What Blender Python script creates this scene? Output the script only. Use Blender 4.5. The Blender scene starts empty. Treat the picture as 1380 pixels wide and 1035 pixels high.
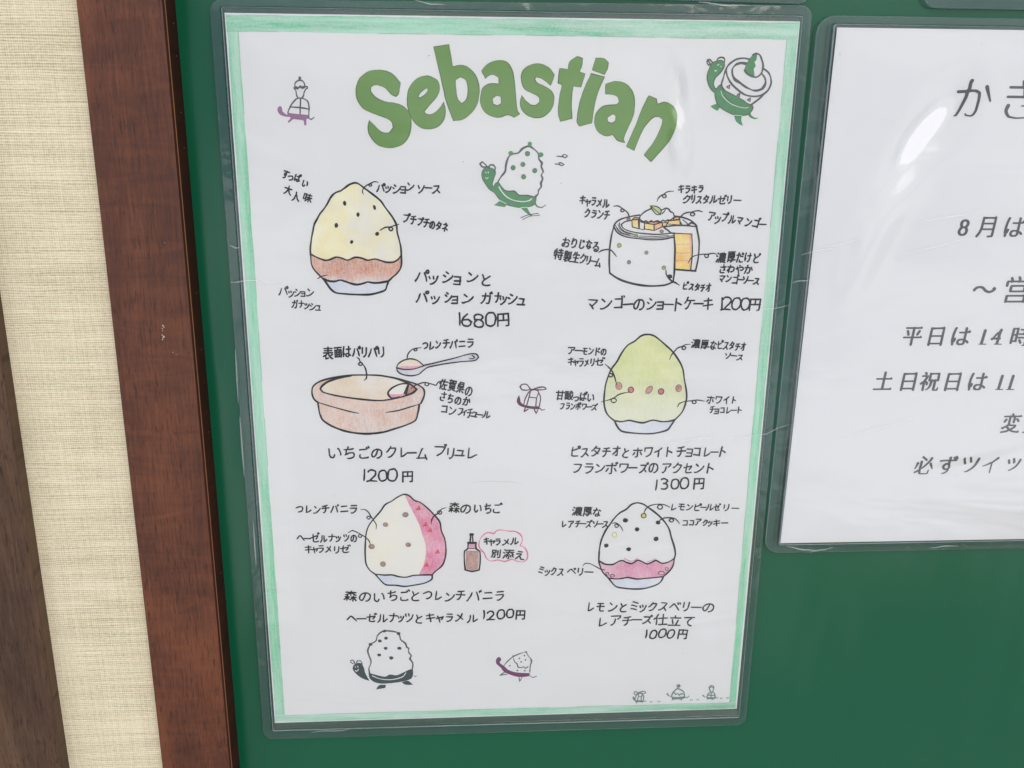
import bpy, math, random
from mathutils import Matrix, Vector
from mathutils.geometry import tessellate_polygon

random.seed(11)
scene = bpy.context.scene
COL = scene.collection

# ------------------------------------------------------------------ camera, sky, sun
# Board frame: x to the right, z up the board, -y out of it (towards the viewer); the origin is the
# middle of the menu sheet.  The whole board leans back by LEAN, M turns board frame into the world.
LEAN = math.radians(30)
M = Matrix.Translation((0, 0, 0.75)) @ Matrix.Rotation(-LEAN, 4, 'X')
CR = Matrix(((0.9978624, 0.0084880, -0.0647964), (-0.0644395, 0.2927375, -0.9540190), (0.0108707, 0.9561552, 0.2926587)))
CC = Vector((-0.0261042, -0.3759678, 0.1241945))
FPX = 1307.65
cam = bpy.data.cameras.new('camera')
cam.sensor_width = 36; cam.lens = FPX * 36 / 1380
cam.clip_start = 0.02; cam.clip_end = 500
co = bpy.data.objects.new('camera', cam); COL.objects.link(co)
co.matrix_world = M @ (Matrix.Translation(CC) @ CR.to_4x4())
scene.camera = co

SUN_BOARD = Vector((0.25, -0.87, 0.42)).normalized()
SUN_DIR = (M.to_3x3() @ SUN_BOARD).normalized()
sun = bpy.data.lights.new('sun', 'SUN'); sun.energy = 0.8; sun.angle = math.radians(32); sun.color = (1.0, 0.955, 0.91)
so = bpy.data.objects.new('sun', sun); COL.objects.link(so)
so.rotation_euler = SUN_DIR.to_track_quat('Z', 'Y').to_euler()
so.location = (0, -2, 4)

world = bpy.data.worlds.new('World'); scene.world = world; world.use_nodes = True
wn = world.node_tree; wn.nodes.clear()
wo = wn.nodes.new('ShaderNodeOutputWorld'); bg = wn.nodes.new('ShaderNodeBackground')
sky = wn.nodes.new('ShaderNodeTexSky'); sky.sky_type = 'NISHITA'; sky.sun_disc = False
sky.sun_elevation = math.asin(SUN_DIR.z); sky.sun_rotation = math.atan2(SUN_DIR.x, SUN_DIR.y)
sky.air_density = 1.0; sky.dust_density = 2.5; sky.ozone_density = 1.0
bg.inputs['Strength'].default_value = 0.10
# broken cloud cover: pale cloud mixed over the blue
tc = wn.nodes.new('ShaderNodeTexCoord'); mp = wn.nodes.new('ShaderNodeMapping'); mp.inputs['Scale'].default_value = (1.5, 1.5, 3.4)
mp.inputs['Location'].default_value = (0.7, 0.2, 0.4)
cn = wn.nodes.new('ShaderNodeTexNoise'); cn.inputs['Scale'].default_value = 2.4; cn.inputs['Detail'].default_value = 6
cr = wn.nodes.new('ShaderNodeValToRGB'); cr.color_ramp.elements[0].position = 0.43; cr.color_ramp.elements[1].position = 0.56; cr.color_ramp.elements[0].color = (.03, .03, .03, 1)
mx = wn.nodes.new('ShaderNodeMix'); mx.data_type = 'RGBA'
wn.links.new(tc.outputs['Generated'], mp.inputs['Vector']); wn.links.new(mp.outputs[0], cn.inputs['Vector'])
wn.links.new(cn.outputs['Fac'], cr.inputs[0]); wn.links.new(cr.outputs[0], mx.inputs[0])
wn.links.new(sky.outputs[0], mx.inputs[6]); mx.inputs[7].default_value = (14.9, 15.0, 15.7, 1)
wn.links.new(mx.outputs[2], bg.inputs[0]); wn.links.new(bg.outputs[0], wo.inputs[0])

vs = scene.view_settings
vs.view_transform = 'Standard'; vs.look = 'None'; vs.gamma = 1.0; vs.exposure = 0.05; vs.use_curve_mapping = False
scene.render.engine = 'CYCLES'
scene.cycles.transparent_max_bounces = 24; scene.cycles.max_bounces = 10

# ------------------------------------------------------------------ helpers
def P(u, v, h=0.0):
    """the point of the board plane, h metres proud of the menu sheet, seen at photograph pixel (u, v)"""
    d = CR @ Vector(((u - 690) / FPX, (517.5 - v) / FPX, -1))
    t = (-h - CC.y) / d.y
    p = CC + d * t
    return (p.x, p.z)

def tag(o, label=None, cat=None, group=None, kind=None):
    if label: o['label'] = label
    if cat: o['category'] = cat
    if group: o['group'] = group
    if kind: o['kind'] = kind
    return o

def thing(name, org, label, cat, group=None):
    o = bpy.data.objects.new(name, None); COL.objects.link(o)
    o.empty_display_size = 0.02
    o.matrix_world = M @ Matrix.Translation(org)
    o['org'] = tuple(org)
    return tag(o, label, cat, group)

def link_mesh(name, V, F, mat, parent=None, org=None, smooth=False, label=None):
    if org is None: org = tuple(ROOT_ORG)
    me = bpy.data.meshes.new(name)
    me.from_pydata([(a - org[0], b - org[1], c - org[2]) for a, b, c in V], [], F)
    for m in (mat if isinstance(mat, (list, tuple)) else [mat]): me.materials.append(m)
    if smooth:
        for p in me.polygons: p.use_smooth = True
    me.update()
    o = bpy.data.objects.new(name, me); COL.objects.link(o)
    if parent is None: o.matrix_world = M @ Matrix.Translation(org)
    else: o.parent = parent
    if label: o['label'] = label
    return o
ROOT_ORG = (0, 0, 0)

class Sheet:
    """collects flat shapes (x, z) lying h proud of the menu sheet, all facing the viewer"""
    def __init__(s, h): s.V = []; s.F = []; s.h = h; s.k = 0
    def _h(s): s.k += 1; return -(s.h + (s.k % 18) * 1.6e-6)
    def fan(s, ring, y):
        b = len(s.V); s.V += [(x, y, z) for x, z in ring]; s.F.append(tuple(range(b, b + len(ring))))
    def poly(s, outer, holes=()):
        y = s._h(); loops = [outer] + list(holes)
        tris = tessellate_polygon([[Vector((x, z, 0)) for x, z in l] for l in loops])
        flat = [p for l in loops for p in l]; b = len(s.V)
        s.V += [(x, y, z) for x, z in flat]
        for t in tris:
            a, c, d = (flat[i] for i in t)
            cr_ = (c[0]-a[0])*(d[1]-a[1])-(c[1]-a[1])*(d[0]-a[0])
            if abs(cr_) < 1e-14: continue
            t = tuple(b + i for i in t)
            s.F.append(t if cr_ > 0 else t[::-1])
    def stroke(s, pts, w, closed=False):
        """ribbon of full width w (a number or one per point) along pts with round ends"""
        q = [pts[0]]
        ws = list(w) if isinstance(w, (list, tuple)) else [w] * len(pts)
        wq = [ws[0]]
        for p, ww in zip(pts[1:], ws[1:]):
            if math.hypot(p[0]-q[-1][0], p[1]-q[-1][1]) > 2e-5: q.append(p); wq.append(ww)
        if closed and math.hypot(q[0][0]-q[-1][0], q[0][1]-q[-1][1]) < 3e-5: q.pop(); wq.pop()
        n = len(q)
        if n < 2: return
        y = s._h(); b = len(s.V)
        for i in range(n):
            a = q[(i-1) % n] if (closed or i > 0) else q[i]
            c = q[(i+1) % n] if (closed or i < n-1) else q[i]
            t1 = Vector((q[i][0]-a[0], q[i][1]-a[1])); t2 = Vector((c[0]-q[i][0], c[1]-q[i][1]))
            if t1.length < 1e-9: t1 = t2
            if t2.length < 1e-9: t2 = t1
            t1.normalize(); t2.normalize(); t = t1 + t2
            if t.length < .25: t = t1
            t.normalize(); nx, nz = -t.y, t.x
            k = 1 / max(.75, abs(t.dot(t1)))
            hw = wq[i] * .5 * k
            s.V += [(q[i][0]+nx*hw, y, q[i][1]+nz*hw), (q[i][0]-nx*hw, y, q[i][1]-nz*hw)]
        for i in range(n if closed else n-1):
            j = (i+1) % n
            s.F.append((b+2*i, b+2*i+1, b+2*j+1, b+2*j))
        if not closed:
            for i, o in ((0, 1), (n-1, n-2)):
                dx, dz = q[i][0]-q[o][0], q[i][1]-q[o][1]; a0 = math.atan2(dz, dx)
                r = wq[i]*.5
                s.fan([(q[i][0]+r*math.cos(a0-math.pi/2+math.pi*k/6), q[i][1]+r*math.sin(a0-math.pi/2+math.pi*k/6)) for k in range(7)], y)
    def dot(s, c, rx, rz, ang=0, n=14, rough=.08):
        ring = []
        for k in range(n):
            a = 2*math.pi*k/n; r = 1 + random.uniform(-rough, rough)
            x, z = rx*r*math.cos(a), rz*r*math.sin(a)
            ring.append((c[0]+x*math.cos(ang)-z*math.sin(ang), c[1]+x*math.sin(ang)+z*math.cos(ang)))
        s.poly(ring)
    def build(s, name, mat, parent, label=None):
        return link_mesh(name, s.V, s.F, mat, parent, parent_org(parent), label=label)

def parent_org(o):
    while o.parent: o = o.parent
    return tuple(o['org'])

def smooth(pts, closed=False, n=4, corner=52):
    """Catmull-Rom through pts, keeping sharp corners"""
    N = len(pts)
    if N < 3: return list(pts)
    def corn(i):
        if not closed and i in (0, N-1): return True
        a, b, c = pts[(i-1) % N], pts[i], pts[(i+1) % N]
        a1 = math.atan2(b[1]-a[1], b[0]-a[0]); a2 = math.atan2(c[1]-b[1], c[0]-b[0])
        return abs((math.degrees(a2-a1)+180) % 360-180) > corner
    out = []
    for i in range(N if closed else N-1):
        p1, p2 = pts[i], pts[(i+1) % N]
        p0 = pts[(i-1) % N] if not corn(i) else p1
        p3 = pts[(i+2) % N] if not corn((i+1) % N) else p2
        L = math.hypot(p2[0]-p1[0], p2[1]-p1[1])
        def tan(a, b):
            tx, tz = (b[0]-a[0]), (b[1]-a[1]); l = math.hypot(tx, tz) or 1
            k = min(1.0, 2*L/l)*.5
            return tx*k, tz*k
        m1 = tan(p0, p2) if p0 is not p1 else (p2[0]-p1[0], p2[1]-p1[1])
        m2 = tan(p1, p3) if p3 is not p2 else (p2[0]-p1[0], p2[1]-p1[1])
        for k in range(n):
            t = k/n; h1 = 2*t**3-3*t*t+1; h2 = t**3-2*t*t+t; h3 = -2*t**3+3*t*t; h4 = t**3-t*t
            out.append((h1*p1[0]+h2*m1[0]+h3*p2[0]+h4*m2[0], h1*p1[1]+h2*m1[1]+h3*p2[1]+h4*m2[1]))
    if not closed: out.append(pts[-1])
    return out

class Zm:
    """measuring frame: a magnified window of the sheet, its corner and its magnification"""
    def __init__(s, x0, y0, k): s.x0 = x0; s.y0 = y0; s.k = k
    def __call__(s, x, y): return P(s.x0 + x/s.k, s.y0 + y/s.k)
    def pts(s, L): return [s(x, y) for x, y in L]
    def m(s, x, y, d):
        """d window units as metres on the sheet at (x, y)"""
        a = s(x, y); b = s(x+1, y); return math.hypot(a[0]-b[0], a[1]-b[1])*d

MM = 1e-3
def wob(pts, amp):
    """slow hand tremor"""
    ph = [random.uniform(0, 6.28) for _ in range(4)]
    return [(x+amp*math.sin(i*.9+ph[0])*.6+amp*math.sin(i*.37+ph[1])*.5, z+amp*math.sin(i*.8+ph[2])*.6+amp*math.sin(i*.31+ph[3])*.5) for i, (x, z) in enumerate(pts)]

def pen(sh, Z, L, w=.55, closed=False, n=4, amp=.03, taper=False, var=.14):
    """felt-pen line through window points L, w in mm"""
    w *= 1.1
    q = wob(smooth(Z.pts(L), closed, n), amp*MM)
    ph = random.uniform(0, 6); N = len(q)
    ws = [w*MM*(1+var*math.sin(i*.33+ph)+var*.5*math.sin(i*.9+ph*2)) for i in range(N)]
    if taper:
        for i in range(N):
            e = min(i, N-1-i)
            if e < 4: ws[i] *= .55+.11*e
    sh.stroke(q, ws, closed)

def loop(sh, Z, x, y, r, w=.45):
    a0 = random.uniform(0, 6)
    L = [(x+r*math.cos(a0+t*.62)*(1+.08*random.random()), y+r*.85*math.sin(a0+t*.62)) for t in range(11)]
    pen(sh, Z, L, w, False, 3, .01)

# ------------------------------------------------------------------ materials
def new_mat(name):
    m = bpy.data.materials.new(name); m.use_nodes = True
    nt = m.node_tree; nt.nodes.clear()
    out = nt.nodes.new('ShaderNodeOutputMaterial'); b = nt.nodes.new('ShaderNodeBsdfPrincipled')
    nt.links.new(b.outputs[0], out.inputs[0])
    return m, nt, b

def rgb(r, g, b): 
    f = lambda c: (c/255/12.92 if c/255 <= .04045 else ((c/255+.055)/1.055)**2.4)
    return (f(r), f(g), f(b), 1)

def nz(nt, scale3, scale=1.0, detail=4, rough=.55, dist=0, loc=(0, 0, 0), rot=(0, 0, 0), coord='Object'):
    tc = nt.nodes.new('ShaderNodeTexCoord'); mp = nt.nodes.new('ShaderNodeMapping')
    mp.inputs['Scale'].default_value = scale3; mp.inputs['Location'].default_value = loc; mp.inputs['Rotation'].default_value = rot
    n = nt.nodes.new('ShaderNodeTexNoise'); n.inputs['Scale'].default_value = scale; n.inputs['Detail'].default_value = detail
    n.inputs['Roughness'].default_value = rough; n.inputs['Distortion'].default_value = dist
    nt.links.new(tc.outputs[coord], mp.inputs[0]); nt.links.new(mp.outputs[0], n.inputs['Vector'])
    return n.outputs['Fac']

def ramp(nt, fac, stops):
    r = nt.nodes.new('ShaderNodeValToRGB'); e = r.color_ramp.elements
    while len(e) < len(stops): e.new(.5)
    for k, (p, c) in enumerate(stops):
        e[k].position = p; e[k].color = c if len(c) == 4 else (*c, 1)
    nt.links.new(fac, r.inputs[0]); return r.outputs[0]

def mixc(nt, fac, a, b, mode='MIX'):
    m = nt.nodes.new('ShaderNodeMix'); m.data_type = 'RGBA'; m.blend_type = mode
    for s, v in ((0, fac), (6, a), (7, b)):
        if hasattr(v, 'links') or isinstance(v, bpy.types.NodeSocket): nt.links.new(v, m.inputs[s])
        else: m.inputs[s].default_value = v
    return m.outputs[2]

def math2(nt, op, a, b=None, clamp=False):
    m = nt.nodes.new('ShaderNodeMath'); m.operation = op; m.use_clamp = clamp
    for s, v in ((0, a), (1, b)):
        if v is None: continue
        if isinstance(v, bpy.types.NodeSocket): nt.links.new(v, m.inputs[s])
        else: m.inputs[s].default_value = v
    return m.outputs[0]

def bump(nt, b, height, strength, dist=.0005):
    bn = nt.nodes.new('ShaderNodeBump'); bn.inputs['Strength'].default_value = strength; bn.inputs['Distance'].default_value = dist
    nt.links.new(height, bn.inputs['Height']); nt.links.new(bn.outputs[0], b.inputs['Normal'])

W1 = (1, 1, 1, 1); K0 = (0, 0, 0, 1)

def mat_paper(name, col):
    m, nt, b = new_mat(name)
    f = nz(nt, (60, 60, 60), 1, 3)
    c = mixc(nt, f, col, tuple(x*.965 for x in col[:3])+(1,))
    nt.links.new(c, b.inputs['Base Color']); b.inputs['Roughness'].default_value = .75
    b.inputs['Specular IOR Level'].default_value = .25
    bump(nt, b, nz(nt, (900, 900, 900), 1, 3), .12, .0001)
    return m

PAPER_COL = (0.80, 0.795, 0.79, 1)
paper = mat_paper('drawing_paper', PAPER_COL)
paper2 = mat_paper('copy_paper', (0.81, 0.81, 0.82, 1))

def mat_pencil(name, c_light, c_dark, patch=.5, grain=.55, angle=35, patchscale=90, white=.35, streak=None, fade=None):
    """coloured pencil on paper: grain of the paper showing through, hatch direction, uneven pressure.
    streak: 'x' or 'z' for long strokes along a band; fade: (z0, z1) heights between which the pressure grows"""
    m, nt, b = new_mat(name)
    ps = {None: (patchscale, patchscale, patchscale), 'x': (16, 1, 260), 'z': (260, 1, 16)}[streak]
    p = ramp(nt, nz(nt, ps, 1, 3, .6, .3), [(.5-.20*patch-.02, K0), (.5+.20*patch, W1)])
    base = mixc(nt, p, c_light, c_dark)
    hs = {None: (1500, 1, 260), 'x': (110, 1, 1500), 'z': (1500, 1, 110)}[streak]
    hatch = nz(nt, hs, 1, 3, .65, .3, (0, 0, 0), (0, math.radians(angle if not streak else 2), 0))
    fine = nz(nt, (1150, 1150, 1150), 1, 4, .7)
    g = math2(nt, 'MULTIPLY', math2(nt, 'ADD', hatch, fine), .5)
    g = ramp(nt, g, [(.40, K0), (.58, W1)])
    g = math2(nt, 'MULTIPLY', g, grain)
    w2 = ramp(nt, nz(nt, tuple(v*.6 for v in ps), 1, 3, .6, .4, (3, 1, 2)), [(.42, K0), (.70, W1)])
    g = math2(nt, 'ADD', g, math2(nt, 'MULTIPLY', w2, white), True)
    if fade:
        tc = nt.nodes.new('ShaderNodeTexCoord'); sx = nt.nodes.new('ShaderNodeSeparateXYZ'); nt.links.new(tc.outputs['Object'], sx.inputs[0])
        mr = nt.nodes.new('ShaderNodeMapRange'); nt.links.new(math2(nt, 'ADD', sx.outputs[2], math2(nt, 'MULTIPLY', w2, .004)), mr.inputs[0])
        mr.inputs[1].default_value = fade[0]; mr.inputs[2].default_value = fade[1]; mr.inputs[3].default_value = fade[2]; mr.inputs[4].default_value = 0
        g = math2(nt, 'ADD', g, mr.outputs[0], True)
    nt.links.new(mixc(nt, g, base, PAPER_COL), b.inputs['Base Color'])
    b.inputs['Roughness'].default_value = .8; b.inputs['Specular IOR Level'].default_value = .2
    return m

def mat_ink(name, col, var=.25):
    m, nt, b = new_mat(name)
    f = nz(nt, (700, 700, 700), 1, 3)
    c2 = tuple(min(1, x*(1+var)+.015*var) for x in col[:3])+(1,)
    nt.links.new(mixc(nt, f, col, c2), b.inputs['Base Color'])
    b.inputs['Roughness'].default_value = .65; b.inputs['Specular IOR Level'].default_value = .2
    return m

INK = mat_ink('black_pen_ink', (.012, .010, .011, 1), .6)
INKG = mat_ink('grey_print_ink', (.085, .088, .084, 1), .4)
INKP = mat_ink('notice_print_ink', (.075, .07, .075, 1), .3)
INK_PINK = mat_ink('pink_pencil_line', rgb(214, 110, 140), .3)
FAINT = mat_ink('faint_pencil_line', (.62, .61, .60, 1), .1)
def flat_print(name, col, k=.12):
    m, nt, b = new_mat(name)
    c2 = tuple(x*(1-k) for x in col[:3])+(1,)
    f = nz(nt, (1500, 1500, 1500), 1, 3, .6)
    f2 = nz(nt, (80, 80, 80), 1, 3, .6)
    nt.links.new(mixc(nt, math2(nt, 'MULTIPLY', math2(nt, 'ADD', f, f2), .5), col, c2), b.inputs['Base Color'])
    b.inputs['Roughness'].default_value = .6; b.inputs['Specular IOR Level'].default_value = .25
    return m
TITLE_G = flat_print('title_green_print', rgb(114, 156, 80), .22)
TITLE_EDGE = flat_print('title_dark_edge_print', rgb(74, 104, 58), .2)
TURT_G = flat_print('turtle_green_print', rgb(88, 150, 100), .2)
TURT_D = flat_print('turtle_slate_print', rgb(62, 78, 78), .2)
TURT_P = flat_print('turtle_plum_print', rgb(122, 66, 108), .2)
TURT_P2 = flat_print('turtle_mauve_print', rgb(160, 118, 152), .2)
TURT_S = flat_print('tiny_turtle_print', rgb(118, 140, 132), .2)
TURT_P3 = flat_print('turtle_wine_print', rgb(92, 42, 72), .2)

PENCIL_BORDER_H = mat_pencil('border_pencil_horizontal', rgb(170, 224, 198), rgb(92, 190, 142), .9, .36, 90, 70, .36, 'x')
PENCIL_BORDER_V = mat_pencil('border_pencil_vertical', rgb(172, 228, 200), rgb(84, 196, 138), .9, .32, 0, 70, .36, 'z')
YELLOW = mat_pencil('yellow_pencil', rgb(247, 243, 208), rgb(244, 226, 146), .9, .42, 35, 80, .60)
BROWN = mat_pencil('orange_brown_pencil', rgb(222, 160, 128), rgb(198, 122, 86), .7, .42, 40, 110, .16, fade=(P(480, 384)[1]+.1485, P(480, 366)[1]+.1485, .75))
BOWL = mat_pencil('pale_blue_pencil', rgb(222, 225, 234), rgb(200, 208, 226), .8, .45, 20, 120, .40)
TAN = mat_pencil('clay_brown_pencil', rgb(232, 196, 174), rgb(212, 162, 136), .8, .46, 20, 90, .42)
CREAM = mat_pencil('cream_brown_pencil', rgb(240, 228, 208), rgb(228, 202, 166), .9, .40, 70, 70, .55)
LIME = mat_pencil('lime_pencil', rgb(227, 229, 166), rgb(208, 216, 134), .8, .34, 40, 70, .22, fade=(P(870, 555)[1]+.1485, P(870, 505)[1]+.1485, .38))
PINK = mat_pencil('pink_pencil', rgb(232, 152, 180), rgb(218, 104, 146), .8, .34, 75, 110, .16)
PINK_S = mat_pencil('soft_pink_pencil', rgb(232, 170, 192), rgb(214, 122, 160), .7, .30, 40, 110, .24)
VANILLA = mat_pencil('vanilla_pencil', rgb(238, 235, 226), rgb(240, 234, 212), .9, .40, 40, 60, .65)
MANGO = mat_pencil('mango_pencil', rgb(250, 226, 120), rgb(240, 190, 80), .7, .25, 0, 120, .20)
ORANGE = mat_pencil('orange_pencil', rgb(244, 190, 120), rgb(230, 140, 80), .7, .3, 0, 120, .2)
LEAFG = mat_pencil('leaf_green_pencil', rgb(200, 220, 130), rgb(120, 160, 60), .8, .25, 40, 200, .2)
NUT = mat_pencil('nut_brown_pencil', rgb(176, 134, 110), rgb(140, 98, 80), .7, .2, 40, 200, .05)
REDP = mat_pencil('berry_red_pencil', rgb(216, 110, 110), rgb(196, 72, 84), .7, .2, 40, 200, .05)
ROSE = mat_pencil('strawberry_red_pencil', rgb(222, 80, 110), rgb(206, 50, 84), .7, .15, 40, 200, .0)
ALM = mat_pencil('almond_pencil', rgb(206, 140, 130), rgb(180, 96, 90), .7, .25, 40, 200, .1)
GRN = mat_pencil('pistachio_green_pencil', rgb(150, 170, 96), rgb(120, 146, 70), .7, .2, 40, 200, .05)
LEMON = mat_pencil('lemon_yellow_pencil', rgb(226, 214, 90), rgb(206, 190, 60), .7, .2, 40, 200, .05)
PALEY = mat_pencil('pale_lemon_pencil', rgb(244, 240, 180), rgb(236, 230, 140), .7, .3, 40, 200, .1)
CARAMEL = mat_pencil('caramel_pencil', rgb(196, 150, 140), rgb(166, 118, 106), .7, .3, 80, 160, .1)
GREYP = mat_pencil('grey_pencil', rgb(224, 224, 228), rgb(190, 192, 200), .7, .4, 80, 160, .3)
BROWN_D = mat_pencil('dark_brown_pencil', rgb(200, 140, 110), rgb(150, 92, 66), .7, .3, 80, 160, .1)
WHITE_INK = mat_ink('white_unprinted_line', (.78, .78, .78, 1), 0)

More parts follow.
